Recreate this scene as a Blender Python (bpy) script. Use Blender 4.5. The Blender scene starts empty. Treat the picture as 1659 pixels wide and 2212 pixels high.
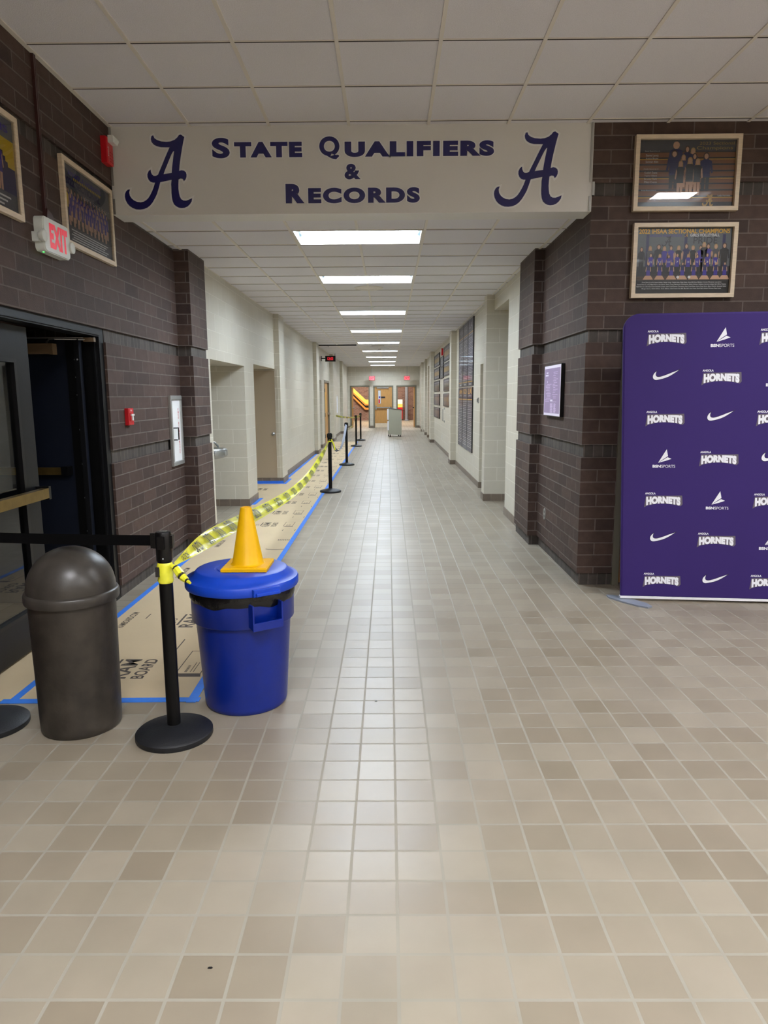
import bpy, bmesh, math, random
from mathutils import Vector, Matrix
random.seed(7)
PI = math.pi
SC = bpy.context.scene
COL = SC.collection

# ------------------------------------------------------------------ camera, world, exposure
F_PX, PITCH, YAW, ROLL, CAM_H = 1521.5, 0.1634, -0.00732, -0.0058, 1.6195
fw = Vector((math.sin(YAW)*math.cos(PITCH), math.cos(YAW)*math.cos(PITCH), -math.sin(PITCH)))
rt = Vector((math.cos(YAW), -math.sin(YAW), 0)); up = rt.cross(fw)
c_, s_ = math.cos(ROLL), math.sin(ROLL)
rt, up = c_*rt + s_*up, -s_*rt + c_*up
cam = bpy.data.cameras.new('camera'); co = bpy.data.objects.new('camera', cam); COL.objects.link(co)
cam.sensor_fit = 'HORIZONTAL'; cam.sensor_width = 36; cam.lens = F_PX/1659*36; cam.clip_end = 200; cam.clip_start = .02
M = Matrix((rt, up, -fw)).transposed().to_4x4(); M.translation = Vector((0, 0, CAM_H)); co.matrix_world = M
SC.camera = co
SC.view_settings.view_transform = 'Standard'; SC.view_settings.look = 'None'
SC.view_settings.gamma = 1; SC.view_settings.use_curve_mapping = False
SC.view_settings.exposure = 0.0
SC.cycles.max_bounces = 8; SC.cycles.diffuse_bounces = 5; SC.cycles.sample_clamp_indirect = 6
wd = bpy.data.worlds.new('world'); SC.world = wd; wd.use_nodes = True
wd.node_tree.nodes['Background'].inputs[0].default_value = (.55, .6, .7, 1)
wd.node_tree.nodes['Background'].inputs[1].default_value = .02
HALL_LIGHT, FOYER_LIGHT, STAIR_LIGHT = 54.0, 86.0, 32.0

# ------------------------------------------------------------------ materials
def lin(c):
    return tuple(((x/255)/12.92 if x/255 <= .04045 else ((x/255+.055)/1.055)**2.4) for x in c)
def rgba(c): return (*lin(c), 1)
def base(name):
    m = bpy.data.materials.new(name); m.use_nodes = True
    return m, m.node_tree, m.node_tree.nodes['Principled BSDF']
def mat(name, c, rough=.5, metal=0, bump=0, bs=60, var=0, vs=8, coat=0, em=None, es=0, spec=.5, streak=None):
    m, t, p = base(name); N = t.nodes; L = t.links
    p.inputs['Base Color'].default_value = rgba(c); p.inputs['Roughness'].default_value = rough
    p.inputs['Metallic'].default_value = metal; p.inputs['Coat Weight'].default_value = coat
    p.inputs['Coat Roughness'].default_value = .03; p.inputs['Specular IOR Level'].default_value = spec
    if em: p.inputs['Emission Color'].default_value = rgba(em); p.inputs['Emission Strength'].default_value = es
    tc = None
    if var or bump: tc = N.new('ShaderNodeTexCoord')
    if var:
        n = N.new('ShaderNodeTexNoise'); n.inputs['Scale'].default_value = vs; n.inputs['Detail'].default_value = 5
        src = tc.outputs['Object']
        if streak:
            mp = N.new('ShaderNodeMapping'); mp.inputs['Scale'].default_value = streak; L.new(src, mp.inputs[0]); src = mp.outputs[0]
        L.new(src, n.inputs['Vector'])
        r = N.new('ShaderNodeMapRange'); r.inputs[1].default_value = .3; r.inputs[2].default_value = .7
        r.inputs[3].default_value = 1-var; r.inputs[4].default_value = 1+var; L.new(n.outputs['Fac'], r.inputs[0])
        h = N.new('ShaderNodeHueSaturation'); h.inputs['Color'].default_value = rgba(c); L.new(r.outputs[0], h.inputs['Value'])
        L.new(h.outputs[0], p.inputs['Base Color'])
    if bump:
        n = N.new('ShaderNodeTexNoise'); n.inputs['Scale'].default_value = bs; n.inputs['Detail'].default_value = 4
        L.new(tc.outputs['Object'], n.inputs['Vector'])
        b = N.new('ShaderNodeBump'); b.inputs['Strength'].default_value = bump; b.inputs['Distance'].default_value = .004
        L.new(n.outputs['Fac'], b.inputs['Height']); L.new(b.outputs[0], p.inputs['Normal'])
    return m
def brick(name, c1, c2, cm, bw, bh, ms, off=.5, loc=(0, 0), rough=.6, bump=.5, noise=.06, nsc=14, gb=.25, gs=140, rv=0, mort_rough=None, spec=.5):
    m, t, p = base(name); N = t.nodes; L = t.links
    uv = N.new('ShaderNodeUVMap'); mp = N.new('ShaderNodeMapping'); mp.inputs['Location'].default_value = (-loc[0], -loc[1], 0)
    L.new(uv.outputs[0], mp.inputs[0])
    b = N.new('ShaderNodeTexBrick'); b.offset = off; b.squash = 1
    b.inputs['Color1'].default_value = rgba(c1); b.inputs['Color2'].default_value = rgba(c2); b.inputs['Mortar'].default_value = rgba(cm)
    b.inputs['Scale'].default_value = 1; b.inputs['Mortar Size'].default_value = ms; b.inputs['Mortar Smooth'].default_value = .12
    b.inputs['Brick Width'].default_value = bw; b.inputs['Row Height'].default_value = bh
    L.new(mp.outputs[0], b.inputs['Vector'])
    n = N.new('ShaderNodeTexNoise'); n.inputs['Scale'].default_value = nsc; n.inputs['Detail'].default_value = 6; L.new(uv.outputs[0], n.inputs['Vector'])
    r = N.new('ShaderNodeMapRange'); r.inputs[1].default_value = .3; r.inputs[2].default_value = .7
    r.inputs[3].default_value = 1-noise; r.inputs[4].default_value = 1+noise; L.new(n.outputs['Fac'], r.inputs[0])
    h = N.new('ShaderNodeHueSaturation'); L.new(b.outputs['Color'], h.inputs['Color']); L.new(r.outputs[0], h.inputs['Value'])
    L.new(h.outputs[0], p.inputs['Base Color'])
    g = N.new('ShaderNodeTexNoise'); g.inputs['Scale'].default_value = gs; g.inputs['Detail'].default_value = 3; L.new(uv.outputs[0], g.inputs['Vector'])
    ad = N.new('ShaderNodeMath'); ad.operation = 'MULTIPLY_ADD'; ad.inputs[1].default_value = gb; L.new(g.outputs['Fac'], ad.inputs[0])
    iv = N.new('ShaderNodeMath'); iv.operation = 'SUBTRACT'; iv.inputs[0].default_value = 1; L.new(b.outputs['Fac'], iv.inputs[1])
    L.new(iv.outputs[0], ad.inputs[2])
    bp = N.new('ShaderNodeBump'); bp.inputs['Strength'].default_value = bump; bp.inputs['Distance'].default_value = .004
    L.new(ad.outputs[0], bp.inputs['Height']); L.new(bp.outputs[0], p.inputs['Normal'])
    rr = N.new('ShaderNodeMapRange'); rr.inputs[1].default_value = .3; rr.inputs[2].default_value = .7
    rr.inputs[3].default_value = rough-rv; rr.inputs[4].default_value = rough+rv; L.new(n.outputs['Fac'], rr.inputs[0])
    mx = N.new('ShaderNodeMix'); mx.data_type = 'FLOAT'; L.new(b.outputs['Fac'], mx.inputs[0]); L.new(rr.outputs[0], mx.inputs[2])
    mx.inputs[3].default_value = mort_rough if mort_rough else rough
    L.new(mx.outputs[0], p.inputs['Roughness'])
    p.inputs['Specular IOR Level'].default_value = spec
    return m
def glass(name, tint=(1, 1, 1), rough=.02, refl=1.0):
    m = bpy.data.materials.new(name); m.use_nodes = True; t = m.node_tree; N = t.nodes; L = t.links
    N.clear(); o = N.new('ShaderNodeOutputMaterial'); mx = N.new('ShaderNodeMixShader'); tr = N.new('ShaderNodeBsdfTransparent'); gl = N.new('ShaderNodeBsdfGlossy')
    tr.inputs[0].default_value = (*tint, 1); gl.inputs['Roughness'].default_value = rough
    fr = N.new('ShaderNodeFresnel'); fr.inputs[0].default_value = 1.5
    mu = N.new('ShaderNodeMath'); mu.operation = 'MULTIPLY'; mu.inputs[1].default_value = refl; L.new(fr.outputs[0], mu.inputs[0])
    L.new(mu.outputs[0], mx.inputs[0]); L.new(tr.outputs[0], mx.inputs[1]); L.new(gl.outputs[0], mx.inputs[2]); L.new(mx.outputs[0], o.inputs[0])
    return m

T = .1588
MT = {}
MT['floor'] = brick('quarry_tile', (151, 142, 126), (134, 123, 106), (146, 141, 128), T, T, .0052, off=0, loc=(.0207, 1.672), rough=.34, bump=.22, noise=.05, nsc=5, gb=.12, gs=90, rv=.025, mort_rough=.7)
MT['brick'] = brick('brown_block', (82, 65, 58), (64, 51, 47), (108, 99, 93), .318, .1045, .005, loc=(0, .0575), rough=.62, bump=1.0, noise=.14, gb=.5, gs=170, mort_rough=.9, spec=.25)
MT['soldier'] = brick('soldier_block', (80, 73, 68), (60, 55, 51), (104, 97, 91), .078, 50, .0045, off=0, loc=(0, -25.3), rough=.65, bump=.6, noise=.12, nsc=22, gb=.5, gs=170, mort_rough=.9, spec=.35)
MT['cmu'] = brick('painted_block', (202, 196, 180), (198, 191, 175), (222, 217, 204), .418, .209, .0042, loc=(0, .1), rough=.34, bump=.9, noise=.02, gb=.28, gs=120, rv=.03)
MT['base'] = brick('base_tile', (122, 108, 94), (112, 99, 87), (140, 130, 116), T, .4, .004, off=0, loc=(0, -.15), rough=.45, bump=.3, noise=.08, gb=.1)
MT['stairbrick'] = brick('stair_brick', (128, 96, 84), (104, 74, 64), (140, 126, 114), .22, .085, .006, rough=.8, bump=.3, noise=.1)
MT['acoustic'] = mat('acoustic_tile', (224, 222, 226), .9, bump=.6, bs=170, var=.06, vs=180)
MT['tbar'] = mat('ceiling_grid_bar', (222, 216, 206), .5)
MT['tbar_dark'] = mat('ceiling_grid_reveal', (58, 52, 48), .7)
MT['beam'] = mat('beam_paint', (220, 218, 214), .45, bump=.15, bs=60, var=.015, vs=3)
MT['drywall'] = mat('plain_wall', (200, 192, 172), .6, bump=.1)
MT['paintdoor'] = mat('painted_door', (176, 160, 138), .4)
MT['frame_gray'] = mat('door_frame_gray', (112, 108, 92), .4)
MT['navy'] = mat('logo_navy', (32, 30, 96), .25, coat=.3)
MT['white'] = mat('white', (232, 232, 230), .4)
MT['offwhite'] = mat('off_white_plastic', (222, 226, 220), .35)
MT['black'] = mat('black_plastic', (6, 6, 7), .35, spec=.35, bump=.15, bs=200)
MT['blackmetal'] = mat('black_metal', (6, 6, 7), .38, spec=.25, bump=.1, bs=150, var=.15, vs=30)
MT['rubber'] = mat('black_base', (20, 22, 26), .55, bump=.25, bs=120, var=.1, vs=20)
MT['belt'] = mat('belt_web', (4, 4, 5), .8, spec=.1)
MT['dirtybrown'] = mat('trash_plastic', (50, 45, 39), .42, bump=.5, bs=26, var=.4, vs=9)
MT['domebrown'] = mat('dome_plastic', (58, 54, 49), .36, bump=.5, bs=14, var=.3, vs=11)
MT['blue'] = mat('blue_plastic', (2, 34, 128), .34, bump=.12, bs=60, var=.06, vs=14)
MT['bluelid'] = mat('blue_lid', (12, 64, 186), .42, bump=.12, bs=60, var=.08, vs=12)
MT['bag'] = mat('black_bag', (14, 14, 15), .22, bump=.9, bs=40)
MT['yellow'] = mat('cone_yellow', (232, 178, 4), .42, spec=.25, bump=.08, bs=40, var=.05, vs=12)
MT['caution'] = mat('caution_film', (236, 234, 60), .2, bump=.5, bs=30, var=.1, vs=25, coat=.5)
MT['cautionwhite'] = mat('caution_film_sheen', (240, 240, 200), .2)
MT['print'] = mat('black_ink', (34, 30, 28), .6)
MT['kraft'] = mat('kraft_board', (196, 176, 142), .75, bump=.2, bs=30, var=.035, vs=2.5)
MT['kraftdark'] = mat('kraft_ink', (74, 64, 56), .7)
MT['bluetape'] = mat('painter_tape', (52, 124, 226), .55, bump=.3, bs=50, var=.06, vs=20)
MT['bronze'] = mat('dark_door_paint', (15, 16, 19), .4, spec=.3, bump=.1, bs=20, var=.1, vs=6)
MT['navydoor'] = mat('navy_door_paint', (20, 25, 38), .36, var=.1, vs=5)
MT['brass'] = mat('brass_bar', (140, 116, 66), .32, metal=.85, var=.15, vs=14)
MT['tan'] = mat('closer_tan', (112, 92, 68), .5)
MT['steel'] = mat('brushed_steel', (172, 174, 174), .28, metal=.9)
MT['silver'] = mat('aluminium_trim', (176, 176, 172), .35, metal=.6)
MT['screw'] = mat('screw_head', (176, 180, 186), .3, metal=.5)
MT['red'] = mat('alarm_red', (196, 24, 34), .3)
MT['redtext'] = mat('red_letters', (226, 24, 52), .4, em=(255, 30, 60), es=.25)
MT['signred'] = mat('sign_red', (190, 30, 36), .4)
MT['green'] = mat('green_lamp', (60, 220, 90), .3, em=(60, 255, 90), es=4)
MT['conduit'] = mat('brown_conduit', (66, 40, 38), .35)
MT['maple'] = mat('maple_frame', (216, 198, 172), .4, var=.1, vs=10, streak=(1, 1, 8))
MT['oak'] = mat('oak_veneer', (186, 138, 78), .4, var=.1, vs=5, streak=(8, 8, 1))
MT['glass'] = glass('glass', (.97, .98, .98), refl=.85)
MT['acrylic'] = glass('acrylic', (.98, .98, .98), rough=.05, refl=.38)
MT['doorglass'] = glass('door_glass', (.8, .82, .8), refl=1.2)
MT['wireglass'] = mat('wire_glass', (206, 206, 210), .15)
MT['purple'] = mat('purple_fabric', (42, 15, 98), .75, bump=.2, bs=8, var=.03, vs=3)
MT['hem'] = mat('white_hem', (236, 236, 240), .6)
MT['footmetal'] = mat('grey_foot_plate', (140, 148, 162), .4, metal=.3)
MT['logo_white'] = mat('logo_white', (236, 238, 246), .6)
MT['logo_grey'] = mat('logo_grey', (96, 88, 100), .6)
MT['lavender'] = mat('lavender_screen', (132, 114, 150), .3, em=(178, 154, 196), es=.16)
MT['lavline'] = mat('pale_line', (226, 206, 236), .3, em=(232, 212, 240), es=.2)
MT['screenwhite'] = mat('screen_white', (200, 194, 210), .3, em=(244, 236, 252), es=.25)
MT['led'] = mat('red_led', (255, 50, 60), .3, em=(255, 40, 60), es=1.1)
MT['exitface'] = mat('exit_pink', (250, 140, 150), .3, em=(255, 110, 120), es=.5)
MT['exitdark'] = mat('exit_letter', (200, 10, 30), .3, em=(220, 0, 30), es=.35)
MT['lectern'] = mat('lectern_laminate', (160, 159, 142), .45)
MT['paper'] = mat('paper', (226, 224, 228), .6)
MT['lamp'] = mat('hall_lamp', (255, 255, 255), .5, em=(228, 241, 255), es=HALL_LIGHT)
MT['foyerlamp'] = mat('foyer_lamp', (255, 255, 255), .5, em=(246, 246, 250), es=FOYER_LIGHT)
MT['stairlamp'] = mat('stair_lamp', (255, 255, 255), .5, em=(255, 246, 232), es=STAIR_LIGHT)
MT['troffer'] = mat('troffer_reflector', (116, 126, 130), .3)
MT['stair_yellow'] = mat('stair_yellow', (238, 206, 96), .45)
MT['stair_orange'] = mat('stair_orange', (206, 138, 62), .45)
MT['column'] = mat('grey_column', (124, 128, 136), .4)
MT['bluegrey'] = mat('grey_belt', (112, 116, 128), .6)
# printed colours of posters and banners
for k, c in dict(p_dark=(34, 32, 38), p_grey=(96, 100, 104), p_wood=(128, 84, 50), p_skin=(206, 164, 134), p_purple=(62, 48, 150), p_dkpurple=(38, 34, 84),
                 p_gold=(228, 176, 56), p_dullgold=(178, 146, 84), p_white=(226, 226, 226), p_black=(18, 17, 20), p_blond=(190, 154, 104), p_brownhair=(72, 48, 36),
                 p_coat=(78, 78, 82), p_floor=(70, 52, 40), p_board=(78, 72, 92), p_boardline=(176, 174, 188), p_stone=(84, 84, 92), p_blacks=(30, 28, 30), p_yellow=(206, 176, 40)).items():
    MT[k] = mat('print_'+k[2:], c, .35)

# ------------------------------------------------------------------ mesh builder
class Fr:                                        # a flat working frame: origin, right, up, outward normal
    def __init__(s, o, u, v):
        s.o = Vector(o); s.u = Vector(u).normalized(); s.v = Vector(v).normalized(); s.n = s.u.cross(s.v)
    def p(s, a, b, c=0): return s.o + s.u*a + s.v*b + s.n*c
    def at(s, a, b, c=0): return Fr(s.p(a, b, c), s.u, s.v)
def FRONT(x, y, z): return Fr((x, y, z), (1, 0, 0), (0, 0, 1))
def LEFT(x, y, z): return Fr((x, y, z), (0, 1, 0), (0, 0, 1))
def RIGHT(x, y, z): return Fr((x, y, z), (0, -1, 0), (0, 0, 1))
FLAT = lambda x, y, z: Fr((x, y, z), (1, 0, 0), (0, 1, 0))

_tc = {}
def text_mesh(s, off, sp):
    key = (s, off, sp)
    if key not in _tc:
        cu = bpy.data.curves.new('lettering_curve', 'FONT'); cu.body = s; cu.offset = off; cu.space_character = sp; cu.resolution_u = 7
        o = bpy.data.objects.new('lettering_curve', cu); COL.objects.link(o)
        dg = bpy.context.evaluated_depsgraph_get(); dg.update()
        me = bpy.data.meshes.new_from_object(o.evaluated_get(dg))
        vs = [v.co.copy() for v in me.vertices]; fs = [tuple(p.vertices) for p in me.polygons]
        bpy.data.objects.remove(o); bpy.data.curves.remove(cu); bpy.data.meshes.remove(me)
        _tc[key] = (vs, fs)
    return _tc[key]
def shape_mesh(loops, off=0):
    cu = bpy.data.curves.new('shape_curve', 'CURVE'); cu.dimensions = '2D'; cu.fill_mode = 'BOTH'; cu.offset = off
    for lp in loops:
        sp = cu.splines.new('POLY'); sp.points.add(len(lp)-1)
        for i, (x, y) in enumerate(lp): sp.points[i].co = (x, y, 0, 1)
        sp.use_cyclic_u = True
    o = bpy.data.objects.new('shape_curve', cu); COL.objects.link(o)
    dg = bpy.context.evaluated_depsgraph_get(); dg.update()
    me = bpy.data.meshes.new_from_object(o.evaluated_get(dg))
    r = ([v.co.copy() for v in me.vertices], [tuple(p.vertices) for p in me.polygons])
    bpy.data.objects.remove(o); bpy.data.curves.remove(cu); bpy.data.meshes.remove(me)
    return r

def world(o):
    m = o.matrix_basis.copy()
    while o.parent: o = o.parent; m = o.matrix_basis @ m
    return m
class MB:
    def __init__(s): s.v = []; s.f = []; s.m = []; s.mats = []; s.sm = []
    def mi(s, k):
        if k not in s.mats: s.mats.append(k)
        return s.mats.index(k)
    def add(s, vs, fs, k, smooth=False):
        b = len(s.v); s.v += [Vector(v) for v in vs]; i = s.mi(k)
        for f in fs: s.f.append(tuple(b+q for q in f)); s.m.append(i); s.sm.append(smooth)
        return s
    def box(s, x0, x1, y0, y1, z0, z1, k):
        v = [(x, y, z) for z in (z0, z1) for y in (y0, y1) for x in (x0, x1)]
        return s.add(v, [(0, 2, 3, 1), (4, 5, 7, 6), (0, 1, 5, 4), (2, 6, 7, 3), (0, 4, 6, 2), (1, 3, 7, 5)], k)
    def fbox(s, fr, a0, a1, b0, b1, c0, c1, k, bev=0):
        if bev:
            e = bev
            lo = [(a0, b0), (a1, b0), (a1, b1), (a0, b1)]; hi = [(a0+e, b0+e), (a1-e, b0+e), (a1-e, b1-e), (a0+e, b1-e)]
            v = [fr.p(a, b, c0) for a, b in lo]+[fr.p(a, b, c1-e) for a, b in lo]+[fr.p(a, b, c1) for a, b in hi]
            f = [(3, 2, 1, 0), (8, 9, 10, 11)]
            for r in (0, 4):
                for i in range(4): j = (i+1) % 4; f.append((r+i, r+j, r+4+j, r+4+i))
            return s.add(v, f, k)
        v = [fr.p(a, b, c) for c in (c0, c1) for b in (b0, b1) for a in (a0, a1)]
        return s.add(v, [(0, 2, 3, 1), (4, 5, 7, 6), (0, 1, 5, 4), (2, 6, 7, 3), (0, 4, 6, 2), (1, 3, 7, 5)], k)
    def poly(s, fr, pts, c, k):
        return s.add([fr.p(a, b, c) for a, b in pts], [tuple(range(len(pts)))], k)
    def prism(s, fr, pts, c0, c1, k):
        n = len(pts); v = [fr.p(a, b, c0) for a, b in pts]+[fr.p(a, b, c1) for a, b in pts]
        return s.add(v, [tuple(range(n))[::-1], tuple(range(n, 2*n))]+[(i, (i+1) % n, n+(i+1) % n, n+i) for i in range(n)], k)
    def rect(s, fr, a0, a1, b0, b1, c, k): return s.poly(fr, [(a0, b0), (a1, b0), (a1, b1), (a0, b1)], c, k)
    def ell(s, fr, a, b, ra, rb, c, k, n=12): return s.poly(fr, [(a+ra*math.cos(2*PI*i/n), b+rb*math.sin(2*PI*i/n)) for i in range(n)], c, k)
    def text(s, fr, st, a, b, w, h, c, k, off=0, sp=1.0, grow=0, al='l'):
        vs, fs = text_mesh(st, off, sp)
        if not vs: return s
        base_vs = vs
        if grow: gvs, fs = text_mesh(st, off+grow, sp)
        x0 = min(v.x for v in vs); x1 = max(v.x for v in vs); y0 = min(v.y for v in vs); y1 = max(v.y for v in vs)
        sy = h/(y1-y0); sx = w/(x1-x0) if w else sy
        ww = (x1-x0)*sx
        if grow: vs = gvs
        if al == 'c': a -= ww/2
        if al == 'r': a -= ww
        return s.add([fr.p(a+(v.x-x0)*sx, b+(v.y-y0)*sy, c) for v in vs], fs, k)
    def shape(s, fr, loops, a, b, sc, c, k, off=0, scy=None):
        vs, fs = shape_mesh(loops, off); scy = scy or sc
        return s.add([fr.p(a+v.x*sc, b+v.y*scy, c) for v in vs], fs, k)
    def lathe(s, x, y, prof, k, n=40, smooth=True, z=0, fr=None):
        fr = fr or FLAT(x, y, z)
        v = []; f = []; m = len(prof)
        for r, h in prof:
            for i in range(n): a = 2*PI*i/n; v.append(fr.p(r*math.cos(a), r*math.sin(a), h))
        for j in range(m-1):
            for i in range(n): f.append((j*n+i, j*n+(i+1) % n, (j+1)*n+(i+1) % n, (j+1)*n+i))
        if prof[0][0] > 1e-5: f.append(tuple(range(n))[::-1])
        if prof[-1][0] > 1e-5: f.append(tuple((m-1)*n+i for i in range(n)))
        return s.add(v, f, k, smooth)
    def tube(s, pts, r, k, n=10):
        pts = [Vector(p) for p in pts]; v = []; f = []
        for i, p in enumerate(pts):
            d = (pts[min(i+1, len(pts)-1)]-pts[max(i-1, 0)]).normalized()
            a = d.cross(Vector((0, 0, 1)) if abs(d.z) < .9 else Vector((1, 0, 0))).normalized(); b = d.cross(a)
            for j in range(n): t = 2*PI*j/n; v.append(p+a*r*math.cos(t)+b*r*math.sin(t))
        for i in range(len(pts)-1):
            for j in range(n): f.append((i*n+j, i*n+(j+1) % n, (i+1)*n+(j+1) % n, (i+1)*n+j))
        f += [tuple(range(n))[::-1], tuple((len(pts)-1)*n+j for j in range(n))]
        return s.add(v, f, k, True)
    def ribbon(s, top, bot, k, th=0):
        n = len(top); v = [Vector(p) for p in top]+[Vector(p) for p in bot]
        return s.add(v, [(i, i+1, n+i+1, n+i) for i in range(n-1)], k, True)
    def build(s, name, parent=None, kind=None, bevel=0, auto=True):
        o0 = world(parent).inverted() if parent else Matrix()
        me = bpy.data.meshes.new(name); me.from_pydata([tuple(o0 @ v) for v in s.v], [], s.f)
        for k in s.mats: me.materials.append(MT[k])
        me.polygons.foreach_set('material_index', s.m); me.polygons.foreach_set('use_smooth', s.sm)
        uvl = me.uv_layers.new(name='UVMap')
        for p in me.polygons:
            w = [s.v[i] for i in s.f[p.index]]
            nn = Vector((0, 0, 0))
            for i in range(len(w)): nn += w[i].cross(w[(i+1) % len(w)])
            ax = max(range(3), key=lambda q: abs(nn[q]))
            for li, q in zip(p.loop_indices, w):
                uvl.data[li].uv = (q.y, q.z) if ax == 0 else ((q.x, q.z) if ax == 1 else (q.x, q.y))
        if any(s.sm):
            bm = bmesh.new(); bm.from_mesh(me); bmesh.ops.remove_doubles(bm, verts=bm.verts, dist=1e-6); 
            for e in bm.edges:
                if len(e.link_faces) == 2 and e.calc_face_angle(0) > .7: e.smooth = False
            bm.to_mesh(me); bm.free()
        o = bpy.data.objects.new(name, me); COL.objects.link(o)
        if parent: o.parent = parent
        if kind: o['kind'] = kind
        if bevel:
            b = o.modifiers.new('bevel', 'BEVEL'); b.width = bevel; b.segments = 2; b.limit_method = 'ANGLE'
        return o
def tag(o, label, cat, group=None):
    o['label'] = label; o['category'] = cat
    if group: o['group'] = group
    return o
def thing(name, label, cat, loc=(0, 0, 0), group=None):
    o = bpy.data.objects.new(name, None); COL.objects.link(o); o.location = loc
    o.empty_display_size = .05
    return tag(o, label, cat, group)
def copy_tree(o, parent=None):
    c = o.copy(); COL.objects.link(c); c.parent = parent
    for ch in [q for q in o.children]: copy_tree(ch, c)
    return c

# ------------------------------------------------------------------ key dimensions
XL, XR = -2.18, 1.61          # brown brick faces
XW, XE = -2.10, 1.59          # painted hall faces
YB = 5.90                     # beam and foyer end wall
HC, HF = 3.10, 3.705          # hall and foyer ceiling heights
YE = 36.7                     # end wall
Z1, Z2, Z3, Z4 = 1.102, 1.205, 2.04, 2.14
Z5, Z6 = 3.165, 3.265

# ------------------------------------------------------------------ structure
MB().box(-9, 9, -6, 49, -.1, 0, 'floor').build('floor', kind='structure')

def stack(mb, x0, x1, y0, y1, top, bot=0, rec=.022, faces='xy'):
    """brown block wall section with recessed soldier bands; rec>0 recesses every vertical face"""
    segs = [(0, .105, 1), (.105, Z1, 0), (Z1, Z2, 1), (Z2, Z3, 0), (Z3, Z4, 1), (Z4, Z5, 0), (Z5, Z6, 1), (Z6, 9, 0)]
    for a, b, r in segs:
        a, b = max(a, bot), min(b, top)
        if b-a < 1e-4: continue
        if r:
            q = [x0, x1, y0, y1]
            if 'R' in faces: q[1] -= rec
            if 'L' in faces: q[0] += rec
            if 'F' in faces: q[2] += rec
            if 'B' in faces: q[3] -= rec
            mb.box(*q, a, b, 'soldier')
        else: mb.box(x0, x1, y0, y1, a, b, 'brick')
DY0, DY1 = 3.60, 5.56         # entrance door opening
w = MB()
stack(w, -2.75, XL, DY1, 7.47, HF, faces='RF')
stack(w, -2.75, XL, -6, DY0, HF, faces='R')
stack(w, -2.75, XL, DY0, DY1, HF, bot=Z4, faces='R')
stack(w, -2.75, -2.03, 7.47, 8.10, HC+.2, faces='RF')
w.build('wall_left', kind='structure')
w = MB()
stack(w, XR, 1.91, YB, 7.56, HF, faces='LF')
stack(w, 1.91, 2.95, YB, YB+.3, HF, bot=2.15, faces='F')
stack(w, 2.95, 9, YB, YB+.3, HF, faces='F')
w.build('wall_right', kind='structure')
w = MB(); stack(w, 1.507, 2.3, 7.56, 8.37, HC+.2, faces='LF'); w.build('wall_right_pier', kind='structure')

def hall_wall(mb, bb, side, y0, y1, z0=0, proud=0, depth=.25, cap=True):
    x = (XW+proud) if side < 0 else (XE-proud)
    xo = x-depth if side < 0 else x+depth
    mb.box(min(x, xo), max(x, xo), y0, y1, z0, HC+.15, 'cmu')
    if z0 == 0:
        e = .012
        if side < 0: bb.box(x-.02, x+e, y0-e, y1+e, 0, .105, 'base')
        else: bb.box(x-e, x+.02, y0-e, y1+e, 0, .105, 'base')
def face_base(bb, x0, x1, y): bb.box(x0, x1, y-.013, y+.01, 0, .105, 'base')

wl, bl = MB(), MB()
hall_wall(wl, bl, -1, 8.10, 8.45, depth=.3)
wl.box(-3.3, XW, 8.45, 10.44, 2.06, HC+.15, 'cmu')                       # header over fountain alcove
wl.box(-3.3, XW, 10.44, 11.16, 0, HC+.15, 'cmu'); bl.box(XW-.02, XW+.012, 10.428, 11.172, 0, .105, 'base'); face_base(bl, -3.3, XW+.012, 10.44)
wl.box(-3.3, -3.15, 8.1, 10.44, 0, 2.06, 'cmu')
wl.box(-3.3, XW, 11.16, 13.20, 2.12, HC+.15, 'cmu')
wl.box(-3.3, -3.15, 11.16, 13.2, 0, 2.12, 'cmu')
wl.box(-3.3, -2.0, 13.20, 13.85, 0, HC+.15, 'cmu'); bl.box(-2.02, -1.988, 13.188, 13.862, 0, .105, 'base'); face_base(bl, -3.15, -1.988, 13.20)
hall_wall(wl, bl, -1, 13.85, 20.0)
hall_wall(wl, bl, -1, 20.0, 20.7, proud=.10, depth=.35); face_base(bl, XW, -1.988, 20.0)
hall_wall(wl, bl, -1, 20.7, 21.3)
wl.box(-3.0, XW, 21.3, 22.43, 2.11, HC+.15, 'cmu'); wl.box(-3.0, -2.9, 21.3, 22.43, 0, 2.11, 'cmu')
wl.box(-3.0, XW, 22.43, 23.3, 0, HC+.15, 'cmu'); bl.box(XW-.02, XW+.012, 22.42, 23.3, 0, .105, 'base'); face_base(bl, -2.9, XW+.012, 22.43)
wl.box(XW-.25, XW, 23.3, 25.2, 2.14, HC+.15, 'cmu')
hall_wall(wl, bl, -1, 25.2, 25.6)
hall_wall(wl, bl, -1, 25.6, 26.7, proud=.12, depth=.37); face_base(bl, XW, -1.968, 25.6)
hall_wall(wl, bl, -1, 26.7, 30.9)
hall_wall(wl, bl, -1, 30.9, 31.5, proud=.12, depth=.37); face_base(bl, XW, -1.968, 30.9)
hall_wall(wl, bl, -1, 31.5, YE)
wl.build('wall_left_hall', kind='structure'); bl.build('baseboard_left', kind='structure')

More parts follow.
